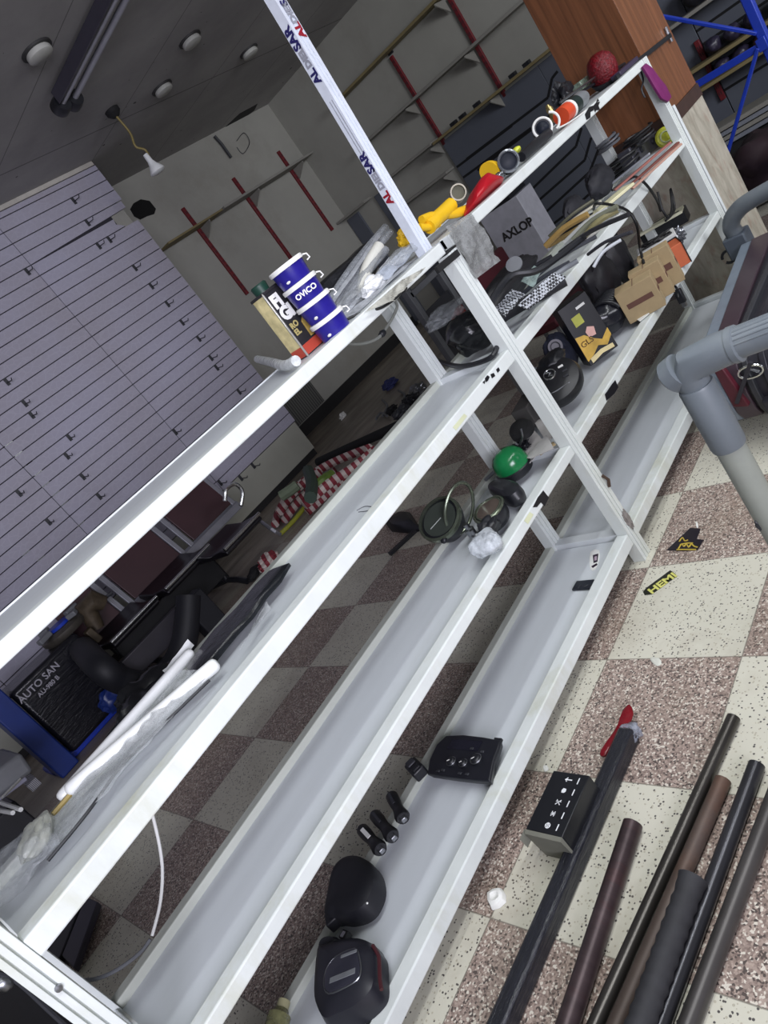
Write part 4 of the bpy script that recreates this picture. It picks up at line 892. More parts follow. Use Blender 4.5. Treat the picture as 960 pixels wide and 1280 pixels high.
build('print', MB(t.matrix_world).box(-.03, -.01, -.1, -.02, .012, .013).box(.01, .03, -.05, .06, .012, .013), DGREY, t)
solo('dark_bundle', MB().lump(V(3.08, 1.715, z3 + .14), (.14, .055, .15), 41, .2, 3, flat=z3 + .001), mat('dark_bag', (26, 25, 30), .5, 0, .2, 14), 'big dark plastic bundle in the shade at the back of the third shelf', 'bundle')
solo('dark_bundle', MB().lump(V(3.33, 1.725, z3 + .14), (.085, .045, .15), 47, .2, 3, flat=z3 + .001), mat('dark_bag', (26, 25, 30), .5, 0, .2, 14), 'tall dark bundle under the hanging cables at the back of the third shelf', 'bundle')
solo('black_cloth', MB().lump(V(2.93, 1.73, z3 + .055), (.04, .04, .055), 43, .2, 3, flat=z3 + .001), NAVYF, 'small black cloth behind the nearest kraft carton', 'cloth')
leaflet([(790, 396), (806, 388), (812, 392), (800, 402)], z3, (.004, .004, .006, .004), 'white paper corner in front of the kraft cartons', PAPER, seed=5, amp=.002)
# ================================================================== SECOND SHELF
z2 = TOPS[2][1] + .001; t2 = TR[2]
def P2(px, py, dz=0): return PZ(px, py, z2 + dz)
SATW = mat('satin_white_plastic', (226, 228, 226), .35, 0, .03)
for a, b, r, lb in (((84, 990), (272, 828), .0165, 'white plastic rod with a rounded tip, the right one of the two wrapped rods'), ((74, 1000), (240, 814), .0145, 'white plastic rod with a cut end, the left one of the two wrapped rods')):
    p = P2(a[0], a[1], r); q = P2(b[0], b[1], r); d = (q - p).normalized()
    solo('plastic_rod', MB().tube([p, p + d * .004, p + d * .012, q - d * .012, q - d * .004, q], r, 16, [r * .5, r * .85, r, r, r * .85, r * .5]), SATW, lb, 'rod', 'white rods on the second shelf')
p = P2(94, 986, .01); q = P2(66, 1018, .012)
solo('wire_lead', MB().tube([p, (p + q) / 2, q], .006, 6), mat('tan_wire', (160, 140, 84), .5), 'short tan wire ends sticking out of the white rods', 'wire')
solo('film_sleeve', MB().sheet([P2(44, 1048, .012), P2(228, 838, .037), P2(262, 842, .012), P2(70, 1062, .006)], 36, 8, .0015, .010, 3, 16), FILM, 'long clear film sleeve covering the white rods on the second shelf', 'plastic sleeve')
solo('film_sleeve', MB().lump(P2(45, 1045, .03), (.06, .03, .024), 12, .3, 2.4, rot=.9, flat=z2), mat('milky_film', (170, 172, 162), .35, 0, .08, 14, .4), 'milky crumpled end of the film sleeve at the near end of the second shelf', 'plastic sleeve')
solo('plastic_bag', MB().lump(P2(18, 1082, .03), (.085, .075, .03), 19, .4, 2.6, flat=z2), FILM_T, 'crumpled clear plastic bag at the near end of the second shelf', 'plastic bag')
solo('film_edge_strip', MB().tube(smoothpts([P2(60, 1076, .004), P2(110, 1015, .01), P2(150, 960, .006), P2(205, 905, .01), P2(262, 850, .006)], 5), .0035, 6), BLACK, 'thin black edge strip along the film sleeve', 'strip')
pts = [(364, 707), (352, 728), (334, 748), (318, 772), (296, 796), (262, 838), (244, 846), (236, 838), (268, 796), (300, 764), (326, 732), (344, 714)]
solo('black_trim', MB().dome([P2(x, y, .003) for x, y in pts], UP, .016, ((1, 0), (1, .6), (.9, 1), (.4, 1))), mat('black_film_trim', (22, 24, 28), .25, 0, .3, 18, .4), 'long black film wrapped car trim strip on the second shelf', 'car trim')
solo('film_scrap', MB().sheet([P2(322, 772, .004), P2(334, 752, .012), P2(338, 760, .004), P2(300, 812, .004)], 10, 4, .001, .006, 8, 30), FILM, 'bright scrap of clear film beside the black trim strip', 'plastic scrap')
solo('trim_clip', MB().sheet([P2(205, 840, .02), P2(236, 800, .03), P2(242, 806, .012), P2(214, 848, .012)], 8, 3, .004, .006, 6, 20), SATW, 'white torn wrapper at the tip of the left white rod', 'plastic scrap')
solo('pencil_mark_loop', MB().tube(smoothpts([PZ(x, y, t2 + .001) for x, y in [(446, 638), (456, 633), (466, 634), (462, 638), (448, 640)]], 4), .0012, 5), GREY, 'thin loop of wire on the bare part of the second shelf', 'wire')
# black bag and film at the centre frame
solo('black_bag', MB().lump(V(2.01, 1.625, z2 + .07), (.06, .10, .075), 23, .25, 2.6, flat=z2), mat('black_bag_film', (24, 25, 28), .25, 0, .3, 10, .4), 'black plastic bag on the second shelf just behind the centre front post', 'plastic bag')
solo('plastic_bag', MB().lump(V(2.02, 1.68, z2 + .165), (.08, .08, .03), 27, .4, 2.6), FILM_T, 'clear crumpled bag lying on the black bag behind the centre post', 'plastic bag')
solo('black_bag_trim', MB().tube(smoothpts([P2(545, 450, .02), P2(575, 458, .01), P2(612, 448, .01), P2(622, 432, .02)], 5), .009, 8), BLACK, 'black curved trim in front of the black bag', 'car trim')
# heap of trims on the far half of the second shelf
NET = net_mat()
solo('mesh_cover', MB().sheet([P2(646, 382, .075), P2(692, 340, .085), P2(708, 346, .05), P2(660, 388, .04)], 22, 10, .004, .010, 5, 14), NET, 'white and black netting cover nearest the rail on the second shelf', 'netting')
solo('mesh_cover', MB().sheet([P2(616, 392, .085), P2(640, 362, .10), P2(656, 366, .075), P2(632, 396, .06)], 14, 10, .004, .012, 15, 14), NET, 'white and black netting cover bunched against the centre post', 'netting')
solo('black_fabric_roll', MB().tube(smoothpts([P2(597, 425, .03), P2(625, 398, .03), P2(668, 372, .025), P2(706, 350, .02)], 5), .022, 10, None), mat('dark_cloth', (34, 34, 40), .7, 0, .2, 30), 'long black fabric roll below the netting covers', 'fabric roll')
solo('dark_cover', MB().lump(V(2.44, 1.715, z2 + .055), (.26, .055, .06), 33, .25, 2.6, flat=z2), mat('dark_bag', (26, 25, 30), .5, 0, .2, 14), 'big dark fabric cover behind the netting on the second shelf', 'cover')
solo('black_hose', MB().tube(smoothpts([P2(606, 412, .07), P2(613, 380, .13), P2(638, 346, .15), P2(676, 336, .11), P2(730, 296, .09)], 6), .012, 8), BLACK, 'black hose curving over the dark fabric cover', 'hose')
solo('pale_disc', MB().lathe([(0, 0), (.03, 0), (.03, .006), (0, .006)], P2(643, 331, .15), (-.6, -.4, .7), 18), GREY, 'grey round disc lying on the dark fabric cover', 'disc')
solo('plastic_sheet', MB().sheet([P2(650, 352, .08), P2(668, 332, .09), P2(680, 338, .07), P2(665, 358, .06)], 8, 8, .002, .01, 2, 20), plastic_film('greenish_film', (176, 196, 192), .5), 'greenish clear film between the netting covers', 'plastic scrap')
rnd = random.Random(11)
ST = [((628, 372), (700, 322), 7, (190, 196, 200)), ((640, 380), (712, 328), 6, (60, 62, 70)), ((650, 384), (722, 326), 7, (120, 124, 130)), ((634, 362), (690, 320), 6, (34, 34, 40)), ((682, 308), (735, 268), 9, (150, 122, 70)), ((690, 300), (752, 252), 6, (196, 190, 172)), ((698, 300), (742, 268), 7, (44, 42, 46)), ((706, 304), (760, 262), 8, (176, 178, 176)), ((716, 300), (772, 258), 7, (110, 112, 96)), ((700, 316), (786, 268), 6, (40, 40, 44)), ((720, 310), (776, 270), 7, (212, 212, 206)), ((686, 296), (742, 250), 5, (90, 88, 70)), ((730, 296), (772, 262), 9, (130, 124, 88)), ((735, 318), (790, 290), 4, (52, 52, 58)), ((742, 334), (776, 300), 4, (180, 184, 190)), ((665, 350), (745, 296), 6, (72, 74, 82))]
NM = ['pale grey', 'charcoal', 'mid grey', 'black', 'tan', 'cream', 'dark', 'silver grey', 'sage grey', 'black ridged', 'white', 'olive', 'olive brown', 'short charcoal', 'short silver', 'slate']
WH = ['left end of the netting', 'middle of the netting', 'right end of the netting', 'dark fabric cover', 'cabinet end of the heap', 'upper edge of the heap', 'middle of the heap', 'middle of the heap near the rail', 'cable end of the heap', 'front rail beside the heap', 'front of the heap', 'back edge of the heap', 'right side of the heap', 'front rail under the cable loops', 'front rail beside the netting', 'gap between netting and heap']
for i, (a, b, wd, c) in enumerate(ST):
    h = (.012 if i in (0, 1, 2, 3, 14, 15) else .03 + .012 * (i % 5)); p = P2(a[0], a[1], h); q = P2(b[0], b[1], h + .02)
    mm = (p + q) / 2 + V(rnd.uniform(-.01, .01), rnd.uniform(-.01, .01), .012)
    pts = smoothpts([p, mm, q], 4); mb = MB()
    for k in range(len(pts) - 1): mb.beam(pts[k], pts[k + 1], wd * .0026, .008)
    solo('trim_strip', MB().tube(pts, wd * .0014, 7), mat('strip_%d' % i, c, .4), NM[i] + ' trim strip on the second shelf, at the ' + WH[i], 'trim strip', 'trim strips heaped on the second shelf')
solo('cream_board', MB().beam(P2(738, 272, .06), P2(786, 232, .06), .07, .012), mat('cream_plastic', (206, 202, 166), .5), 'cream flat board in the trim heap below the black cloth', 'board', bev=.002)
solo('tan_board', MB().beam(P2(688, 306, .05), P2(722, 286, .05), .055, .012), mat('tan_plastic', (140, 116, 70), .6), 'tan flat board at the cabinet end of the trim heap', 'board', bev=.002)
solo('black_cloth', MB().lump(V(3.50, 1.71, z2 + .07), (.12, .05, .075), 51, .2, 2.2, flat=z2), mat('dark_cloth', (34, 34, 40), .7, 0, .2, 30), 'black cloth bundle between trim heap and cable coils on the second shelf', 'cloth')
solo('black_cloth', MB().lump(V(3.22, 1.73, z2 + .06), (.10, .03, .06), 53, .2, 2.2, flat=z2), mat('dark_cloth', (34, 34, 40), .7, 0, .2, 30), 'black crumpled cloth at the back edge of the trim heap', 'cloth')
def coil(c, rx, ry, n, r, seed, label, m=WIRE, lift=.02, name='cable_coil'):
    rn = random.Random(seed); pts = []
    for k in range(n * 10):
        a = k * 2 * PI / 10 + rn.uniform(-.05, .05); f = 1 + .12 * math.sin(k * .37) + rn.uniform(-.05, .05)
        pts.append(V(c[0] + math.cos(a) * rx * f, c[1] + math.sin(a) * ry * f, c[2] + r + lift * (k / (n * 10)) * n + rn.uniform(0, lift * .3)))
    return solo(name, MB().tube(smoothpts(pts, 3), r, 6), m, label, 'cable')
coil((3.70, 1.66, z2 + .005), .08, .07, 4, .006, 3, 'black cable coil at the far end of the second shelf, nearest the cloth')
coil((3.78, 1.58, z2 + .07), .07, .07, 4, .005, 8, 'black cable coil piled on top by the dark device', lift=.015)
coil((3.745, 1.70, z2 + .14), .06, .05, 3, .006, 5, 'thin grey cable coil behind the dark device', mat('grey_cable', (96, 98, 104), .5), lift=.015)
p = PY(800, 184, 1.62)
t = T('amplifier_block', 'dark car device with knobs at the far end of the second shelf', 'car device', (3.76, 1.64, z2 + .20))
b0_, b1_ = PY(783, 200, 1.64), PY(822, 170, 1.64)
build('case', MB().beam(b0_, b1_, .07, .085), mat('device_grey', (58, 58, 66), .4), t, .006)
for k in (.25, .6): c = b0_ + (b1_ - b0_) * k; build('knob', MB().lathe([(0, 0), (.016, 0), (.013, .012), (0, .012)], c + V(0, -.036, 0), (0, -1, 0), 16), BLACK, t)
c = PY(832, 172, 1.55)
t = T('yellow_green_disc', 'yellow green patterned round lamp by the far post on the second shelf', 'lamp', c)
build('disc', MB().lathe([(0, 0), (.045, 0), (.05, .01), (.042, .02), (0, .024)], c, (-.8, -.5, .3), 22), mat('acid_yellow', (196, 200, 62), .4, 0, .35, 40), t)
build('inner_ring', MB().tube(arc(c + Vector((-.8, -.5, .3)).normalized() * .022, V(.53, -.85, 0), V(.25, .16, .95), .026, 0, 2 * PI, 18)[:-1], .004, 6, closed=True), mat('white_green', (214, 222, 176), .4), t)
for i, (a, b, c, nm) in enumerate((((768, 238), (838, 178), (150, 92, 82), 'dusty pink flat stick nearest the device'), ((778, 240), (848, 178), (110, 56, 46), 'brown red flat stick in the middle of the three'), ((790, 236), (851, 180), (176, 136, 120), 'pale pink flat stick nearest the front rail'), ((764, 230), (812, 192), (150, 152, 160), 'grey flat stick beside the cable coils'))):
    solo('flat_stick', MB().beam(P2(a[0], a[1], .045 - .006 * i), P2(b[0], b[1], .07 - .006 * i), .022, .008), mat('stick_%d' % i, c, .5), nm + ' on the second shelf', 'stick', 'flat sticks by the far post', bev=.001)
# cables hanging over the rail
def cable(pts, r, label, m=WIRE, name='hanging_cable', cat='cable'): return solo(name, MB().tube(smoothpts(pts, 6), r, 7), m, label, cat)
yf = FY - .012
cable([P2(765, 238, .03), P2(790, 222, .02), PY(800, 224, yf), PY(812, 236, yf), PY(822, 252, yf + .06), PY(826, 264, 1.5)], .006, 'black cable looping over the rail nearest the far post')
cable([P2(742, 262, .03), PY(748, 254, yf), PY(782, 262, yf), PY(796, 282, yf), PY(800, 310, yf + .06), PY(805, 330, yf + .03)], .006, 'black cable hanging from the heap down towards the kraft cartons')
cable([PY(805, 330, yf + .03), PY(812, 336, 1.47), PY(826, 355, yf), PY(844, 358, yf), PY(848, 372, yf)], .005, 'thin black cable lying over the third shelf rail beside the orange box')
cable([PY(822, 240, 1.60), PY(828, 262, 1.60), PY(836, 272, 1.60), PY(840, 258, 1.60), PY(838, 236, 1.60), PY(843, 262, 1.60), PY(832, 276, 1.60)], .006, 'small bunch of hanging black cable loops above the plastic tray')
p = PY(846, 362, yf); q = PY(854, 378, yf)
t = T('black_connector', 'small black cable connector hanging from the third shelf rail by the far rear post', 'connector', p)
build('housing', MB().beam(p, q, .03, .022), BLACK, t, .003)
build('contacts', MB().beam(q, q + (q - p) * .3, .02, .012), STEEL, t)
cable([PY(384, 418, 1.70), PY(440, 430, 1.70), PY(470, 424, 1.70), PY(486, 405, 1.70), PY(496, 385, 1.70), PY(494, 376, 1.70)], .005, 'grey wire with a black joint looping under the top shelf at the centre rear post', mat('grey_wire', (128, 130, 124), .5))
solo('wire_joint', MB().lump(PY(478, 417, 1.70), (.016, .012, .012), 3, .2, sub=2), BLACK, 'black lump joint on the grey wire loop', 'wire joint')

# ================================================================== TOP SHELF
z1 = TOPS[1][1] + .001; z1t = TR[1] + .0005
tz = z1t
# tin box
A = PZ(390, 446, tz); A.z = tz
t = T('tin_box', 'tall black tin with white letters and food pictures, left of the blue tubs', 'tin', (1.35, 1.58, tz))
A = V(1.299, 1.553, tz); wy = .055; wx = .10; h = .197
M1 = Matrix.Translation((A.x, A.y, tz))
TINB = mat('tin_black', (44, 43, 46), .3)
build('tin_body', MB(M1).box(0, wx, 0, wy, 0, h), TINB, t, .004)
build('side_print', MB(M1).box(-.0012, -.0002, .003, wy - .003, .028, h - .004), mat('cream_food_print', (196, 184, 136), .45, 0, .35, 26), t, smooth=False)
build('red_base_band', MB(M1).box(-.0014, -.0002, .003, wy - .003, .003, .03).box(.003, wx - .003, -.0014, -.0002, .003, .03), mat('brick_red_print', (176, 70, 54), .45), t, smooth=False)
build('corner_seam', MB(M1).box(-.003, .002, -.003, .002, 0, h), mat('tin_rim', (200, 198, 188), .3, .6), t, .001)
build('top_rim', MB(M1).box(-.003, wx + .003, -.003, wy + .003, h - .006, h + .002), TINB, t, .002)
build('cap', MB(M1).lathe([(.022, 0), (.024, .022), (.021, .026), (0, .026)], (.03, .028, h), n=18), mat('dark_green_cap', (24, 56, 46), .4), t)
build('letters', MB(M1).text('FI', V(.008, -.0016, h - .052), (1, 0, 0), UP, .048, .0005, .003).text('GI', V(.008, -.0016, h - .090), (1, 0, 0), UP, .048, .0005, .003), PAPER, t, smooth=False)
build('small_letters', MB(M1).text('RO', V(.010, -.0016, h - .118), (1, 0, 0), UP, .022, .0005, .001).text('EL', V(.010, -.0016, h - .138), (1, 0, 0), UP, .022, .0005, .001), mat('tan_print', (176, 162, 106), .5), t, smooth=False)
build('picture', MB(M1).prism([(.05, -.0016, .035), (.1, -.0016, .035), (.105, -.0016, .085), (.075, -.0016, .10), (.052, -.0016, .08)], (0, -.0004, 0)), mat('mustard_picture', (186, 158, 84), .5, 0, .2, 20), t, smooth=False)
# blue tubs
BLUEP = mat('deep_blue_tub', (34, 26, 128), .3, 0, .18, 16)
tc = PZ(416, 421, tz); tc = V(1.378, 1.494, tz)
r_t = .049; hh = .0548
NMB = ['lowest blue tub with a white lid, bottom of the stack of four', 'second blue tub from the bottom of the stack beside the tin', 'third blue tub from the bottom, with white lettering facing the front', 'topmost blue tub with a white lid in the stack of four']
for k in range(4):
    c = tc + V(-.0015 * k, .001 * k, k * (hh + .0008))
    t = T('blue_tub', NMB[k], 'tub', c, group='blue tubs stacked beside the tin')
    build('tub', MB().lathe([(0, 0), (r_t * .88, 0), (r_t * .9, .003), (r_t * .97, hh - .012), (0, hh - .012)], c, n=32), BLUEP, t)
    ld = build('lid', MB().lathe([(r_t * .97, hh - .012), (r_t * 1.06, hh - .012), (r_t * 1.07, hh - .003), (r_t * 1.02, hh), (0, hh)], c, n=32), PAPER, t)
    fx_ = (V(0, 0, 1.5) - c); fx_.z = 0; fx_.normalize(); sd = V(-fx_.y, fx_.x, 0)
    side = sd * 1.0; tabc = c + side * r_t * 1.08 + V(0, 0, hh - .012)
    build('lid_tab', MB().tube([tabc + side * .0 + V(0, 0, .004), tabc + side * .010, tabc + side * .012 - V(0, 0, .012), tabc + side * .002 - V(0, 0, .014)], .0022, 6), PAPER, ld)
    if k == 2: build('lettering', MB().text('OVICO', c + fx_ * (r_t * .95) - sd * .030 + V(0, 0, .018), sd, UP, .02, .003, .0006), PAPER, t, smooth=False)
    else: build('pale_mark', MB().lump(c + (fx_ * .9 - sd * .4).normalized() * r_t * .95 + V(0, 0, .012), (.006, .006, .004), k, .2, sub=2), PAPER, t)
p = PZ(338, 452, tz + .02)
solo('plastic_scoop', MB().tube(smoothpts([PZ(322, 449, tz + .03), PZ(340, 453, tz + .026), PZ(356, 457, tz + .02), PZ(370, 451, tz + .02)], 5), .014, 12, None), plastic_film('milky_plastic', (222, 226, 226), .85, .3), 'milky white curved plastic piece lying left of the tin', 'plastic piece')
# heap of film and bags
bs = loopsmooth([PY(x, y, 1.735) for x, y in [(388, 384), (400, 354), (440, 320), (456, 304), (476, 300), (474, 330), (440, 392), (412, 404)]], 2)
for v_ in bs: v_.z = max(v_.z, tz)
solo('black_sleeve', MB().dome(bs, V(0, -1, 0), .03, ((1, -1), (1, .2), (.9, .8), (.5, 1))), mat('black_bag_film', (24, 25, 28), .25, 0, .3, 10, .4), 'black plastic sleeve standing at the back behind the film heap', 'plastic sleeve')
SL = [((398, 398), (482, 284), 1.68, .013), ((407, 402), (488, 290), 1.655, .012), ((414, 406), (470, 322), 1.63, .012), ((424, 404), (482, 312), 1.61, .014), ((405, 390), (462, 318), 1.70, .010)]
SN = ['the one reaching highest', 'second highest', 'the shortest, at the front', 'the middle one beside the cream tube', 'the rearmost, against the black sleeve']
CLR = plastic_film('grey_film_tube', (150, 154, 158), .5, .15)
for i, (a, b, y, r) in enumerate(SL):
    p = PY(a[0], a[1], y); q = PY(b[0], b[1], y); p.z = max(p.z, tz + r)
    solo('film_tube', MB().tube(smoothpts([p, (p + q) / 2 + V(0, 0, .01), q], 8), r, 9, None), CLR, 'rolled clear film tube on the top shelf heap, ' + SN[i], 'film tube', 'rolled film tubes on the top shelf')
FS = [((396, 402), (470, 296), 1.645), ((402, 408), (462, 330), 1.62), ((418, 408), (486, 322), 1.59), ((428, 406), (500, 338), 1.57), ((410, 398), (452, 340), 1.66), ((434, 398), (510, 346), 1.55), ((440, 402), (516, 352), 1.52)]
FW = ['topmost', 'at the tub end', 'beside the cream tube', 'below the white wrapper', 'against the black sleeve', 'towards the printed profile', 'along the top rail']
for i, (a, b, y) in enumerate(FS):
    p = PY(a[0], a[1], y); q = PY(b[0], b[1], y); p.z = max(p.z, tz + .01); q.z = max(q.z, tz + .012)
    solo('film_fold', MB().sheet([p, q, q + V(.012, -.012, -.006), p + V(.012, -.012, -.006)], 12, 3, .0015, .004, 40 + i, 22), mat('silver_film', (178, 182, 186), .22, .3, .25, 30, .5), 'shiny folded film strip on the top shelf heap, ' + FW[i], 'film strip', 'folded film strips on the top shelf')
p = PY(452, 366, 1.60); q = PY(474, 308, 1.62)
solo('cream_tube', MB().tube(smoothpts([p, (p * .5 + q * .5) + V(0, .01, .008), q], 6), .019, 12), mat('cream_film', (206, 206, 196), .35, 0, .06, 12, .3), 'thick cream wrapped tube in the middle of the film heap', 'tube')
solo('white_wrapper', MB().lump(PY(466, 356, 1.56), (.05, .03, .024), 71, .35, 2.6), mat('white_wrap', (228, 230, 230), .35, 0, .05), 'crumpled white wrapper in the film heap', 'plastic wrapper')
solo('clear_bag', MB().lump(V(1.62, 1.60, tz + .03), (.07, .04, .022), 75, .3, 2.4, flat=tz), FILM, 'clear crumpled bag under the rolled film tubes', 'plastic bag')
solo('clear_bag', MB().lump(V(1.84, 1.56, tz + .035), (.08, .05, .022), 77, .3, 2.4, flat=tz), FILM, 'clear crumpled bag around the foot of the printed profile', 'plastic bag')
solo('film_ribbon', MB().sheet([PY(462, 350, 1.56), PY(506, 308, 1.56), PY(528, 300, 1.53), PY(486, 352, 1.53)], 14, 6, .002, .012, 3, 18), plastic_film('blue_grey_film', (186, 194, 206), .6), 'blue grey film ribbon between white wrapper and printed profile', 'film')
solo('film_drape', MB().sheet([PY(456, 390, FY - .016), PY(502, 350, FY - .016), PY(532, 334, FY - .016), PY(492, 376, FY - .016)], 22, 8, .002, .012, 9, 26), mat('aged_film', (170, 170, 160), .35, 0, .2, 20, .5), 'yellowed film folded over the top shelf rail left of the centre post', 'film')
solo('film_drape', MB().sheet([PY(556, 284, FY - .012), PY(590, 266, FY - .012), PY(625, 326, FY - .016), PY(596, 348, FY - .012)], 16, 14, .0015, .012, 4, 20), plastic_film('grey_bag_film', (150, 152, 152), .52, .2), 'grey clear bag hanging over the top rail at the centre post', 'plastic bag')
cable([PY(424, 404, 1.50), PY(450, 392, 1.47), PY(478, 384, FY - .01), PY(500, 368, FY - .012), PY(508, 360, FY - .01)], .004, 'thin black cord lying along the top rail below the film heap', name='black_string')
solo('black_scrap', MB().beam(PY(546, 338, FY - .006), PY(572, 316, FY - .006), .012, .02), BLACKM, 'black foam scrap wedged under the rail at the centre post', 'foam scrap')
# yellow gloves, red cap, cup
def glove(pts, r, label, m=YELLOW, nm='yellow_glove'): return pts
t = T('yellow_glove', 'yellow rubber glove lying on the top rail right of the printed profile', 'glove', PY(560, 268, 1.55))
for pts, r in (([(536, 284), (545, 274), (556, 264), (564, 256)], .024), ([(556, 268), (572, 266), (588, 260)], .016), ([(550, 272), (540, 270), (527, 275)], .014), ([(548, 280), (535, 284), (524, 284)], .012)):
    P = [PY(x, y, 1.55) for x, y in pts]; build('palm' if r > .02 else 'finger', MB().tube(smoothpts(P, 5), r, 10), YELLOW, t)
t = T('yellow_glove', 'small yellow rubber scrap left of the printed profile foot', 'glove', PY(508, 297, 1.60))
build('finger', MB().lump(PY(508, 297, 1.60), (.035, .02, .03), 81, .5, 3), YELLOW, t)
c = PY(573, 240, 1.66)
t = T('beige_cup', 'beige round cup seen end on, between yellow glove and red cap', 'cup', c)
build('wall', MB().pipe(c, c + V(.05, .05, -.01), .030, .025, 22), mat('beige_plastic', (176, 168, 150), .5), t)
build('inside', MB().lathe([(0, 0), (.0245, 0), (.0245, .004), (0, .004)], c + V(.012, .012, -.002), (-1, -1, .2), 20), mat('olive_inside', (84, 82, 62), .6), t)
px = [(588, 258), (590, 246), (595, 232), (603, 222), (612, 224), (629, 232), (618, 240), (603, 252), (594, 258)]
P = [PY(x, y, 1.49) for x, y in px]
for v_ in P: v_.z = max(v_.z, z1)
solo('red_shell', MB().dome(loopsmooth(P, 3), V(-.2, -1, .3), .05, ((1, -1), (1, .2), (.85, .7), (.5, 1), (.15, 1.05))), RED, 'glossy red plastic shell on the top rail right of the beige cup', 'plastic shell')
solo('silver_wrap', MB().lump(PY(622, 223, 1.52), (.03, .02, .014), 83, .6, 4), STEEL, 'crumpled silver foil between red shell and round lamp', 'foil')
# round black fog lamp with yellow cone
c = PY(637, 204, 1.50); c.z = z1 + .041; ax = Vector((-.72, -.62, .12)).normalized()
t = T('fog_lamp', 'black round fog lamp with silver ring and yellow housing on the top rail', 'lamp', c)
build('ring', MB().lathe([(.032, -.012), (.039, -.008), (.040, .004), (.034, .008), (.030, .002)], c, ax, 28, True), mat('silver_ring', (170, 174, 180), .25, .8), t)
build('lens', MB().lathe([(0, .001), (.02, 0), (.031, -.003), (.031, -.006), (0, -.006)], c, ax, 26), mat('dark_lens', (26, 30, 40), .4, spec=.15), t)
build('body', MB().lathe([(.036, -.012), (.037, -.03), (.034, -.085), (.028, -.10), (0, -.102)], c, ax, 26), BLACK, t)
q = PY(618, 212, 1.56); build('yellow_cone', MB().lathe([(.040, 0), (.036, .02), (.018, .055), (0, .058)], PY(612, 216, 1.57), Vector((PY(628, 196, 1.57) - PY(612, 216, 1.57))), 18), YELLOW, t)
build('yellow_tab', MB().lump(PY(645, 188, 1.55), (.022, .02, .012), 5, .2, sub=3), mat('lime_yellow', (214, 220, 72), .4), t)
pa = [V(PY(x, y, 1.52).x, 1.52, z1 + .019) for x, y in ((655, 202), (668, 192), (680, 184), (690, 174))]
solo('black_tube', MB().tube(smoothpts(pa, 5), .018, 12), BLACK, 'thick black tube between the two round lamps on the top rail', 'tube')
c = PY(678, 160, 1.53); ax = Vector((-.75, -.6, .2)).normalized(); aa = ax.cross(UP).normalized(); ab = ax.cross(aa)
t = T('angel_eye_lamp', 'round lamp with two white light rings on the top rail beside the black tube', 'lamp', c)
build('housing', MB().lathe([(0, .002), (.036, 0), (.04, -.01), (.036, -.05), (0, -.055)], c, ax, 26), DGREY, t)
build('white_ring', MB().tube(arc(c + ax * .004, aa, ab, .036, 0, 2 * PI, 26)[:-1], .005, 7, closed=True), PAPER, t)
build('white_ring', MB().tube(arc(c + ax * .004 - aa * .034, aa, ab, .036, 1.8, 4.3, 14), .005, 7), PAPER, t)
build('lens', MB().lathe([(0, .012), (.018, .009), (.026, .002), (0, .002)], c, ax, 22), mat('dark_lens', (26, 30, 40), .4, spec=.15), t)
c = PY(692, 145, 1.55); t = T('brass_fitting', 'small brass bulb fitting behind the ringed lamp', 'fitting', c)
build('body', MB().lathe([(.016, -.02), (.018, 0), (.012, .012), (.016, .03), (.008, .05), (0, .052)], c, (.3, .2, 1), 14), mat('brass', (196, 176, 120), .25, .9), t)
p = PY(702, 147, 1.49); q = PY(730, 121, 1.49); p.z = q.z = z1 + .037; d = q - p
t = T('orange_black_motor', 'orange and black cylindrical motor with grey end on the top rail', 'motor', p)
build('orange_end', MB().bar(p, p + d * .28, .034, 22), mat('orange_red', (204, 74, 40), .4), t)
build('white_band', MB().bar(p + d * .28, p + d * .36, .036, 22), PAPER, t)
build('black_body', MB().bar(p + d * .36, p + d * .62, .034, 22), mat('green_black', (26, 40, 38), .4), t)
build('grey_end', MB().tube([p + d * .62, p + d * .85, p + d * 1.0], .03, 20, [.032, .034, .024]), mat('galvanised', (150, 154, 158), .35, .5), t)
cable([PY(698, 160, FY - .006), PY(710, 154, FY - .008), PY(722, 146, FY - .004), PY(738, 134, FY + .01)], .003, 'thin pale wire along the rail below the orange motor', PAPER, name='pale_wire', cat='wire')
solo('black_tool', MB().lump(PY(704, 120, 1.66), (.07, .035, .05), 87, .6, 3.4), BLACK, 'black knobbly hand tool behind the orange motor', 'tool')
solo('glass_box', MB().beam(PY(722, 112, 1.66), PY(748, 92, 1.66), .05, .05), plastic_film('green_glass', (120, 136, 122), .75, .12), 'greenish clear plastic box in front of the red lamp', 'box', bev=.004)
for i, (a, b, y, r, m) in enumerate((((700, 128), (764, 82), 1.58, .005, STEEL), ((715, 122), (812, 62), 1.60, .006, BLACK), ((742, 100), (826, 50), 1.62, .005, mat('brown_rod', (96, 72, 60), .5)), ((770, 86), (838, 46), 1.58, .007, BLACK))):
    solo('thin_rod', MB().bar(PY(a[0], a[1], y), PY(b[0], b[1], y), r, 8), m, ['bright steel rod leaning on the greenish box', 'long black rod behind the red lamp', 'brown rod lying at the far end of the top shelf', 'black rod poking past the far post on the top shelf'][i], 'rod')
c = PY(756, 92, 1.56); c.z = z1 + .078
t = T('red_lamp', 'sparkling red domed lamp at the far end of the top shelf', 'lamp', c)
RG = mat('sparkling_red', (104, 6, 20), .32, 0, .6, 90, .8)
build('dome', MB().lathe([(.06, -.05), (.068, -.02), (.066, .01), (.054, .04), (.032, .058), (0, .064)], c, (-.2, -.2, 1), 28), RG, t)
build('base', MB().lathe([(0, -.075), (.06, -.075), (.072, -.05), (0, -.05)], c, (-.2, -.2, 1), 28), BLACK, t)
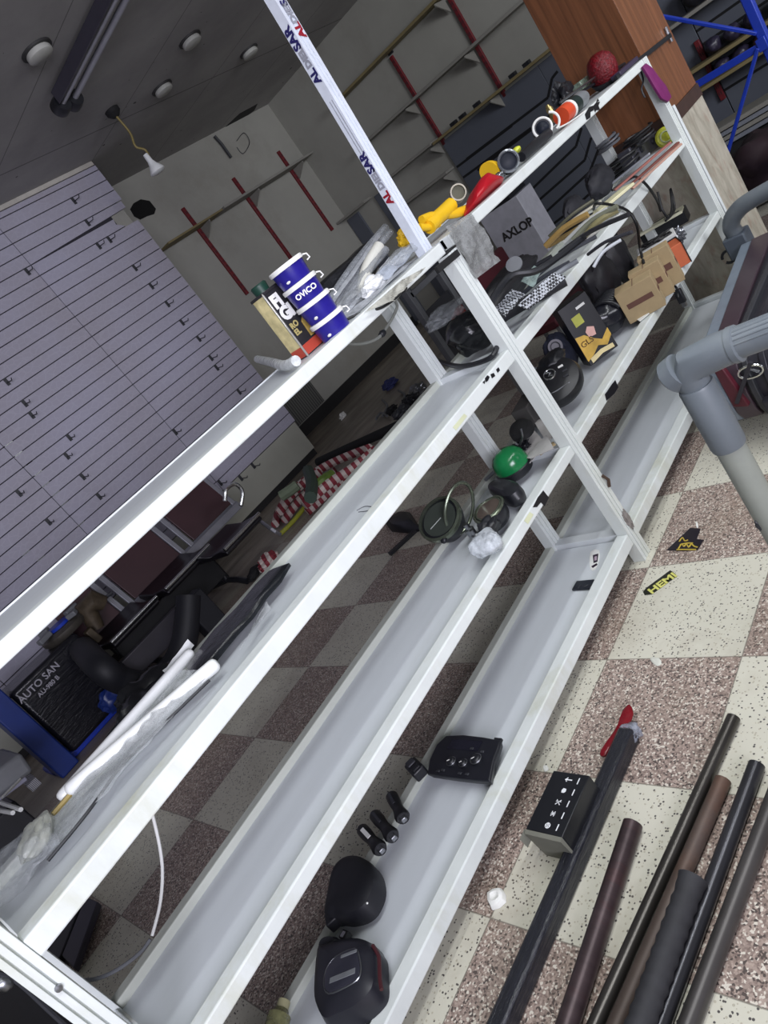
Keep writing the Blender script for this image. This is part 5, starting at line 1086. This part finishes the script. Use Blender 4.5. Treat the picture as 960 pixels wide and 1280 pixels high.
solo('violet_pad', MB().beam(V(PY(772, 100, 1.49).x, 1.49, z1 + .012), V(PY(796, 84, 1.49).x, 1.49, z1 + .012), .05, .02), mat('violet_black', (54, 44, 66), .5), 'dark violet pad in front of the red lamp', 'pad', bev=.004)
px = [(802, 84), (806, 80), (812, 84), (822, 98), (832, 110), (838, 122), (834, 128), (826, 124), (816, 108), (808, 94)]
solo('purple_strap', MB().dome([PY(x, y, 1.424) for x, y in px], V(0, -1, 0), .012, ((1, -.3), (1, .5), (.8, 1), (.3, 1))), mat('purple_fabric', (112, 28, 92), .6, 0, .15, 20), 'purple fabric strap hanging down the far front post', 'strap')
cable([PY(800, 86, 1.46), PY(804, 100, 1.46), PY(802, 112, 1.46), PY(806, 122, 1.46)], .004, 'short dark chain hanging under the top rail beside the far post', DGREY, name='hanging_chain', cat='chain')

# ================================================================== BEHIND THE RACK
# floor bits
px = [(480, 652), (500, 640), (512, 640), (520, 652), (527, 660), (510, 664), (488, 662)]
solo('black_trim_piece', MB().dome([PZ(x, y, .02) - UP * .018 for x, y in px], UP, .05, ((1, 0), (1, .3), (.7, .9), (.3, 1))), BLACK, 'black angular car trim lying on the floor behind the second shelf', 'car trim')
solo('black_strip', MB().beam(PZ(487, 693, .01), PZ(543, 641, .01), .03, .018), BLACK, 'straight black strip on the floor behind the third shelf', 'strip')
solo('black_rod', MB().bar(PZ(398, 578, .03), PZ(508, 528, .03), .045, 10), BLACKM, 'long black tube on the dusty floor at the back', 'tube')
# heap of red and white straps with green ones
RS = stripe_mat('red_white_stripe', (126, 44, 54), (190, 178, 172), (0, 0, .6), 5.0, 1.0)
straps = [[(344, 655), (352, 632), (372, 612), (392, 594)], [(356, 650), (372, 628), (395, 606), (420, 588)], [(368, 612), (398, 588), (430, 572), (462, 560)], [(380, 632), (412, 604), (440, 586), (470, 562)], [(384, 640), (410, 616), (436, 592), (458, 576)], [(392, 600), (420, 580), (448, 568), (474, 552)], [(350, 640), (362, 622), (380, 604), (400, 590)], [(390, 596), (424, 584), (452, 572), (470, 560)]]
SNM = ['nearest the bench arm', 'outside the bench arm', 'along the black tube', 'crossing the green strap', 'nearest the rack', 'furthest back under the black tube', 'against the cream kick board', 'in the middle of the heap']
for i, s in enumerate(straps):
    if i in (5, 7): continue
    P = smoothpts([PZ(x, y, .042 + .085 * (0, 0, 1, 2, 0, 0, 1)[i]) for x, y in s], 5)
    solo('webbing_strap', MB().tube(P, .036, 8), RS, 'red and white striped strap in the floor heap, ' + SNM[i], 'strap', 'striped straps on the back floor')
GRN = mat('green_strap', (88, 112, 44), .6, 0, .2, 12); GRD = mat('dark_green_strap', (50, 66, 56), .6)
for s, m, r, lb in (([(385, 588), (390, 605), (388, 622)], GRD, .06, 'dark green strap lying across the striped heap'), ([(392, 612), (406, 600), (416, 594)], GRN, .06, 'bright green bag piece in the middle of the striped heap'), ([(350, 668), (366, 652), (384, 630)], mat('yellow_green_strap', (150, 152, 50), .6), .025, 'yellow green strap trailing from the striped heap towards the bench'), ([(352, 620), (364, 612), (372, 606)], mat('sage_cloth', (116, 128, 106), .8), .06, 'sage green cloth at the wall end of the striped heap')):
    gz = {.06: .30, .025: .03}[r]
    if 'bright' in lb: gz = .24
    if 'sage' in lb: gz = .22
    solo('green_strap', MB().tube(smoothpts([PZ(x, y, gz) for x, y in s], 5), r * .75, 9), m, lb, 'strap')
solo('striped_rag', MB().lump(PZ(334, 702, .06), (.09, .07, .05), 91, .5, 3), RS, 'small red and white rag on the floor beside the bench legs', 'rag')
solo('dark_rag', MB().lump(PZ(318, 716, .04), (.09, .05, .035), 93, .3, 3, rot=.4), BLACKM, 'dark rag on the floor next to the striped rag', 'rag')
solo('floor_litter', MB().lump(PZ(428, 520, .03), (.05, .04, .03), 94, .5, 3), PAPER, 'pale paper ball on the dusty floor under the top shelf', 'paper')
solo('blue_litter', MB().lump(PZ(487, 480, .04), (.10, .07, .05), 95, .5, 3), mat('blue_litter_m', (52, 58, 110), .6), 'blue wrapper lying on the dusty back floor', 'wrapper')
for i, (x, y, r, m) in enumerate(((522, 489, .10, STEEL), (513, 503, .10, BLACK), (502, 516, .09, DGREY), (490, 512, .06, BLACKM))):
    solo('scrap_metal', MB().lump(PZ(x, y, .08), (r, r * .8, r * .6), 100 + i, .4, 5, flat=.002), m, ['bright crumpled metal scrap by the centre rear post on the back floor', 'black crumpled scrap between bright scrap and grey scrap on the back floor', 'grey crumpled scrap on the back floor', 'matte black scrap at the end of the black tube'][i], 'scrap')
for i, s in enumerate(([(478, 520), (484, 508), (478, 500)], [(500, 508), (506, 494), (498, 488)], [(470, 524), (476, 516), (484, 520)])):
    cable([PZ(x, y, .03) for x, y in s], .012, ['loose grey wire curl on the back floor nearest the tube', 'loose grey wire curl beside the bright metal scrap', 'loose grey wire curl furthest left on the back floor'][i], GREY, name='wire_curl', cat='wire')
# perforated grey heater panel on the left wall near floor
q = [PY(x, y, WY - .03) for x, y in ((366, 508), (392, 482), (418, 512), (394, 536))]
zz = (q[0].z + q[3].z) / 2; x0, x1 = q[0].x, q[2].x
solo('perforated_panel', MB().box(4.95, 5.55, WY - .06, WY - .022, .16, .62), stripe_mat('grille_lines', (92, 92, 88), (58, 58, 56), (0, 0, 0), 9.0), 'grey perforated panel on the left wall near the floor', 'panel', bev=.004)
# waiting bench
BS = mat('black_vinyl_seat', (22, 20, 26), .28, 0, .15, 8)
t = T('waiting_bench', 'black waiting bench with chrome edged seats and maroon back panels under the slatwall', 'bench', (1.9, 5.0, 0))
seats = [((137, 803), (195, 745)), ((203, 737), (262, 680)), ((275, 688), (326, 640))]
for i, (a, b) in enumerate(seats):
    p = PZ(a[0], a[1], .43); q = PZ(b[0], b[1], .43); y = (p.y + q.y) / 2; x0, x1 = p.x, q.x
    mb = MB(); pr = [(y, .41), (y - .01, .385), (y + .02, .37), (y + .42, .36), (y + .50, .40), (y + .46, .43), (y + .25, .405), (y + .05, .425)]
    mb.prism([(x0, yy, zz) for yy, zz in pr], (x1 - x0, 0, 0)); se = build('seat', mb, BS, t, .01)
    build('chrome_edge', MB().bar((x0, y - .012, .425), (x1, y - .012, .425), .013, 10), CHROME, se)
BN = Vector((0, -.5, .25)).normalized(); BPt = V(0, 5.32, .40)
def bk(px, py): return PP(px, py, BPt, (0, -.9, .36))
PANEL = mat('maroon_black_panel_back', (58, 34, 40), .4, 0, .12, 6)
xs = [(1.02, 1.42), (1.56, 2.08), (2.20, 2.72)]
b1p, b2p, b3p, b4p = bk(192, 662), bk(201, 650), bk(108, 726), bk(118, 716)
edges = [bk(262, 606).x, b2p.x, b1p.x, b4p.x, b3p.x]
def backp(x0, x1, z0, z1, th, off, nm, m, bev=.006):
    def Q(x, z, o): return V(x, 5.32 + (z - .40) * .4 - o * .93, z + o * -.37)
    build(nm, MB().hexa([Q(x0, z0, off), Q(x1, z0, off), Q(x1, z0, off + th), Q(x0, z0, off + th), Q(x0, z1, off), Q(x1, z1, off), Q(x1, z1, off + th), Q(x0, z1, off + th)]), m, t, bev)
BF = mat('bench_grey_frame', (132, 132, 140), .35, .3)
backp(edges[1] + .03, edges[0] - .02, .42, .92, .03, .012, 'backrest', PANEL)
backp(edges[3] + .03, edges[2] - .03, .42, .92, .03, .012, 'backrest', PANEL)
backp(1.28, edges[4] - .03, .42, .92, .03, .012, 'backrest', PANEL)
for e in edges: backp(e - .022, e + .022, .36, .95, .03, 0, 'frame_post', BF)
backp(1.28, edges[0] + .03, .34, .40, .04, 0, 'frame_rail', BF)
build('beam', MB().box(1.3, 2.5, 5.0, 5.06, .28, .34), BLACK, t, .005)
build('skirt', MB().box(1.27, 2.18, 4.82, 4.85, .16, .37), BLACKM, t, .004)
for x in (1.45, 2.25): build('leg', MB().tube([(x, 5.03, .3), (x, 5.03, .06)], .03, 10).tube([(x, 4.78, .02), (x, 4.88, .05), (x, 5.03, .07), (x, 5.45, .02)], .024, 8), BLACK, t)
la = [PZ(310, 652, .30), PZ(322, 650, .34), PZ(340, 662, .30), PZ(350, 668, .22)]
build('arm_rest', MB().tube(smoothpts([PY(281, 626, 4.95), PY(283, 612, 4.95), PY(294, 605, 4.95), PY(303, 615, 4.95), PY(301, 632, 4.95)], 5), .016, 8), CHROME, t)
build('side_tube', MB().tube(smoothpts(la, 4), .014, 8), BF, t)
# tyre changing machine
my = 5.0
bxl, bxr = PY(22, 872, my).x, PY(128, 800, my).x
t = T('tyre_changer', 'black film wrapped tyre changer with grey lettering and a blue frame, behind the rack', 'machine', ((bxl + bxr) / 2, my + .3, 0))
WRAP = mat('black_stretch_film', (22, 22, 28), .22, 0, .4, 10, .6, stretch=(1, 1, 5))
zt_ = PY(75, 832, my).z + .09
build('body', MB().box(bxl - .02, min(bxr - .02, 1.215), my, my + .34, .04, zt_), WRAP, t, .03)
o = PY(26, 902 - 22, my - .004)
o1 = PY(27, 880, my - .006); build('lettering', MB().text('AUTO SAN', o1, (1, 0, 0), UP, .062, .001, .001), mat('grey_letters', (150, 148, 156), .5), t, smooth=False)
o2 = PY(50, 872, my - .006); build('model_lettering', MB().text('AU-980 B', o2, (1, 0, 0), UP, .040, .001, .0008), MATS['grey_letters'], t, smooth=False)
pb, ptp = PZ(74, 962, .0), PY(0, 872, my - .04)
build('blue_post', MB().box(bxl - .17, bxl - .035, my - .06, my + .12, 0, zt_ + .12), mat('shaded_blue_paint', (22, 44, 110), .4), t, .01)  # blue darkened in its colour for the shade the post stands in
build('blue_base', MB().box(bxl - .17, bxr - .02, my + .05, my + .3, 0, .05), BLUE, t, .01)
cT = PY(112, 800, my - .02); cT = V(cT.x - .02, my + .17, zt_)
tt = build('turntable', MB().lathe([(0, 0), (.15, 0), (.165, .02), (.165, .045), (.14, .06), (0, .065)], cT, n=30), mat('dusty_steel', (76, 72, 66), .5, .4, .3, 12), t)
build('turntable_centre', MB().lathe([(0, .066), (.09, .066), (.08, .085), (0, .09)], cT, n=24), BLUE, t)
for k in range(4):
    a = k * PI / 2 + .5; build('jaw', MB().beam(cT + V(math.cos(a) * .1, math.sin(a) * .1, .085), cT + V(math.cos(a) * .21, math.sin(a) * .155, .085), .05, .035), GREY, tt, .006)
hd = PY(112, 752, my + .1)
BRZ = mat('dusty_bronze', (74, 64, 50), .55, .3, .35, 20)
build('motor_head', MB().tube([PY(122, 786, my + .1), PY(114, 772, my + .1), PY(108, 760, my + .1), PY(118, 750, my + .05), PY(130, 754, my + .05)], .08, 14, [.05, .06, .075, .075, .05]), BRZ, t)
build('head_pin', MB().bar(PY(128, 750, my + .05), PY(140, 741, my + .05), .012, 8), DGREY, t)
build('head_foot', MB().beam(PY(108, 788, my + .02), PY(124, 801, my + .02), .07, .05), BRZ, t, .006)
# black curved arm (bead breaker)
arm = [PY(104, 812, my - .06)] + [PY(x, y, my - .46) for x, y in ((126, 834), (150, 850), (185, 856), (212, 838), (228, 810), (234, 778), (236, 745))]
build('bead_breaker_arm', MB().tube(smoothpts(arm, 5), .085, 14), mat('black_painted_steel', (20, 21, 28), .6, 0, .15, 8), t)
c1, c2, c3, c4 = [PY(x, y, my - .36) for x, y in ((152, 828), (172, 846), (244, 778), (226, 752))]
build('breaker_blade', MB().prism([c1, c2, c3, c4], (0, .05, 0)), mat('grey_black_blade', (54, 52, 58), .45), t, .006)
pa_, pb_ = PY(226, 760, my - .46), PY(252, 742, my - .46)
build('arm_post', MB().box(pa_.x, pb_.x, my - .52, my - .40, 0, pb_.z + .05), MATS['black_painted_steel'], t, .01)
build('blue_bracket', MB().lump(PY(142, 872, my - .1), (.10, .06, .09), 5, .3), MATS['shaded_blue_paint'], t)
solo('covered_bundle', MB().lump(PZ(190, 880, .15), (.28, .22, .16), 121, .4, 3, flat=.002), mat('black_bag_film', (24, 25, 28), .25, 0, .3, 10, .4), 'black plastic covered bundle on the floor right of the tyre changer', 'bundle')  # lump under black film, flat on the floor
# things at the far left behind the rack
gp = PY(20, 968, 4.6)
t = T('grey_device', 'light grey flat device with a dark slot at the left edge behind the second shelf', 'device', (.12, 4.6, 0))
build('casing', MB().beam(PY(-40, 995, 4.4), PY(22, 948, 4.4), .4, .12), GREY, t, .02)
build('side_plate', MB().beam(PY(-30, 1008, 4.25), PY(28, 966, 4.25), .04, .09), mat('lilac_grey', (132, 132, 148), .4), t, .006)
build('bright_edge', MB().bar(PY(1, 998, 4.2), PY(26, 973, 4.2), .008, 6), CHROME, t)
build('stand', MB().box(-.1, .25, 4.35, 4.7, 0, .3), BLACK, t, .01)
p, q = PZ(31, 971, .25), PZ(43, 981, .25)
solo('ribbed_connector', MB().beam(p, q, .06, .05), stripe_mat('connector_ribs', (146, 146, 150), (84, 84, 90), (0, 0, 0), 40.0), 'small grey ribbed block beside the grey device', 'connector', bev=.004)
for i, (a, b) in enumerate((((-20, 996), (26, 1012)), ((-20, 1010), (16, 1016)))):
    solo('white_rod', MB().bar(PZ(a[0], a[1], .30), PZ(b[0], b[1], .30), .012, 8), SATW, ['thin white rod at the left edge, the longer one', 'thin white rod at the left edge, the shorter one'][i], 'rod')
solo('black_crate', MB().box(-.62, -.135, 1.95, 2.6, 0, .42).box(-.60, -.155, 1.97, 2.58, .42, .44), mat('speckled_black', (20, 20, 24), .4, 0, .6, 80), 'low black crate in the dark corner behind the near post', 'crate', bev=.01)
px = [(30, 1242), (62, 1186), (98, 1118), (112, 1122), (84, 1196), (62, 1240)]
solo('black_board', MB().prism(poly(px, .03), UP * .03), BLACK, 'black board lying on the floor behind the near post', 'board', bev=.004)
px = [(84, 1200), (113, 1126), (128, 1132), (99, 1216)]
solo('violet_board', MB().prism(poly(px, .03), UP * .03), mat('violet_black_panel', (44, 42, 54), .4), 'dark violet board lying beside the black board behind the near post', 'board', bev=.004)
yr = RY + .008
cable([PY(190, 1016, yr), PY(199, 1055, yr + .01), PY(203, 1090, yr + .015), PY(200, 1130, yr + .01), PY(190, 1170, yr - .002)], .004, 'thin white cord hanging from the second shelf to the third at the near end', PAPER, name='white_flex', cat='wire')
cable([PY(188, 1174, yr), PY(176, 1190, yr + .005), PY(150, 1210, yr + .01), PY(122, 1223, yr + .005), PY(94, 1226, yr)], .0045, 'thin grey cord between the third shelf and the near rear post', GREY, name='grey_flex', cat='wire')
cable([PY(-10, 1215, 1.95), PY(20, 1226, 1.95), PY(60, 1262, 1.95), PY(90, 1290, 1.95)], .006, 'grey cable sagging in the dark corner under the near post', DGREY, name='dark_cable')
solo('bright_stud', MB().lump(PY(6, 1230, 1.95), (.016, .012, .02), 2, .2, sub=2), STEEL, 'small bright knob on the cable in the dark near corner', 'stud')
# maroon chair behind the far half
c = PY(676, 416, 2.75); fl = c.copy(); fl.z = 0
t = T('maroon_chair', 'maroon padded chair with grey metal frame standing behind the far half of the rack', 'chair', fl)
build('backrest', MB().box(c.x - .28, c.x + .30, 2.85, 2.90, .42, .86), MAROON, t, .02)
build('seat', MB().box(c.x - .28, c.x + .30, 2.42, 2.86, .36, .43), MAROON, t, .02)
for dx in (-.27, .29):
    build('leg', MB().tube([(c.x + dx, 2.44, 0), (c.x + dx, 2.44, .37)], .016, 8), STEEL, t)
    build('leg', MB().tube([(c.x + dx, 2.92, 0), (c.x + dx, 2.92, .80)], .016, 8), STEEL, t)
build('cross_rail', MB().bar((c.x - .27, 2.44, .2), (c.x + .29, 2.44, .2), .012, 8), STEEL, t)
# grey display frame further back
f0 = PY(512, 372, 4.2)
t = T('display_frame', 'grey metal display frame with dark panels seen between the centre posts', 'frame', (f0.x, 4.2, 0))
for x, y in ((512, 370), (552, 345)):
    p = PY(x, y, 4.2); build('upright', MB().box(p.x - .03, p.x + .03, 4.18, 4.24, 0, p.z + .05), GREY, t, .004)
p, q = PY(512, 370, 4.2), PY(552, 345, 4.2)
build('back_panel', MB().box(p.x + .03, q.x - .03, 4.2, 4.22, .1, .62), DGREY, t, .003)
build('top_bar', MB().box(p.x, q.x, 4.18, 4.24, .78, .83), GREY, t, .004)
build('shelf_plate', MB().box(p.x + .03, q.x - .03, 3.95, 4.2, .30, .32), GREY, t, .003)
solo('red_item', MB().lump(V((p.x + q.x) / 2 + .05, 4.08, .42), (.12, .07, .06), 133, .4, 3), mat('dull_red', (120, 34, 30), .5), 'dull red object on the grey display frame shelf', 'object')
# ================================================================== RIGHT OF THE COLUMN
t = T('blue_rack', 'blue steel rack frame with diagonal braces, right of the wood clad column', 'rack', (5.2, 1.6, 0))
X5 = 5.2
for y in (1.325, 1.86): build('post', MB().box(X5 - .03, X5 + .03, y - .026, y + .026, 0, 2.6), BLUE, t, .006)
build('diagonal_brace', MB().beam((X5 - .035, 1.80, 1.455), (X5 - .035, 1.34, 1.01), .018, .034, up=(1, 0, 0)), BLUE, t, .003)
build('cross_beam', MB().beam((X5 - .035, 1.34, .94), (X5 - .035, 1.84, .955), .02, .04), BLUE, t, .003)
build('diagonal_brace', MB().beam((X5 - .038, 1.36, .94), (X5 - .038, 1.84, .37), .02, .036, up=(1, 0, 0)), BLUE, t, .003)
build('diagonal_brace', MB().beam((X5 - .038, 1.36, 2.1), (X5 - .038, 1.84, 1.55), .018, .034, up=(1, 0, 0)), BLUE, t, .003)
build('side_beam', MB().beam((X5, 1.325, 1.9), (X5 + 1.9, 1.325, 1.9), .05, .09), BLUE, t, .004)
build('gusset', MB().box(X5 - .05, X5 - .03, 1.31, 1.36, .91, .98), BLUE, t, .003)
for y0, y1, z, m, lb in ((2.0, 2.62, .80, OLIVE, 'olive board on the far wall behind the blue rack, upper'), (2.0, 2.56, .63, OLIVE, 'olive board on the far wall behind the blue rack, lower'), (1.9, 2.62, 1.20, PLANK, 'pale grey board on the far wall behind the blue rack')):
    solo('wall_shelf', MB().box(WX - .28, WX - .035, y0 - .7, y1, z, z + .03), m, lb, 'shelf board', bev=.003)
solo('slate_wall_panel', MB().box(WX - .03, WX, 1.2, 2.39, .05, 2.4), DP, 'slate grey panel on the far wall behind the blue rack', 'wall panel', bev=.002)
for i, z in enumerate((.50, .72, .93, 1.05)):
    solo('panel_groove', MB().box(WX - .033, WX - .0305, 1.2, 2.39, z, z + .022), MATS['black_groove'], ['lowest', 'second lowest', 'second highest', 'highest'][i] + ' black groove strip in the slate panel behind the blue rack', 'groove strip', 'groove strips behind the blue rack', smooth=False)
rn = random.Random(77)
GD = [(z, y, h) for z, h in ((.835, .13), (.665, .11), (1.235, .2)) for y in (1.55, 1.75, 1.95, 2.12, 2.28)]
for i, (z, y, h) in enumerate(GD):
    c = rn.choice([(30, 30, 36), (44, 40, 58), (26, 34, 34), (60, 40, 40), (34, 34, 44)])
    solo('boxed_goods', MB().lump((WX - .16, y, z + h / 2), (.08, .07, h / 2), 140 + i, .15, 2.2, flat=z), mat('goods_%d' % (sum(c) % 5), c, .4, 0, .3, 20), 'dark shop article on a far wall board behind the blue rack', 'shop article', 'dark articles on boards behind the blue rack')
upright((WX - .03, 2.42, .45), (WX - .03, 2.42, 1.0), FN, 'short dark red slotted upright behind the blue rack', 'far wall uprights')
for i in range(4):
    solo('stacked_board', MB().beam((WX - .5 - .02 * i, .9, .22 + .045 * i), (WX - .5 - .02 * i, 2.62 - .04 * i, .20 + .045 * i), .3, .035), PLANK if i % 2 else mat('blue_grey_board', (122, 126, 136), .5), ['lowest', 'second', 'third', 'topmost'][i] + ' long grey board of the stack behind the blue rack', 'board', 'boards stacked behind the blue rack', bev=.003)
solo('board_trestle', MB().box(WX - .7, WX - .3, 1.2, 2.4, 0, .175), BLACKM, 'low black trestle under the stacked grey boards', 'trestle', bev=.005)
c = PX(952, 236, 4.75)
t = T('blue_grey_crate', 'blue grey ribbed crate on the floor right of the stone column', 'crate', (4.9, 1.25, 0))
build('crate_body', MB().box(4.75, 5.12, .75, 1.27, 0, .26), mat('crate_blue_grey', (104, 118, 136), .45), t, .012)
build('crate_lid', MB().box(4.73, 5.14, .73, 1.285, .26, .30), mat('crate_lid_grey', (124, 128, 142), .45), t, .008)
for k in range(5): build('rib', MB().box(4.742, 4.75, .8 + .1 * k, .83 + .1 * k, .02, .25), MATS['crate_lid_grey'], t)
solo('dark_sack', MB().lump((5.75, 1.75, .2), (.35, .35, .22), 171, .35, 2.6, flat=.002), mat('dark_maroon_bag', (40, 24, 30), .6), 'dark maroon sack on the floor behind the blue rack', 'sack')
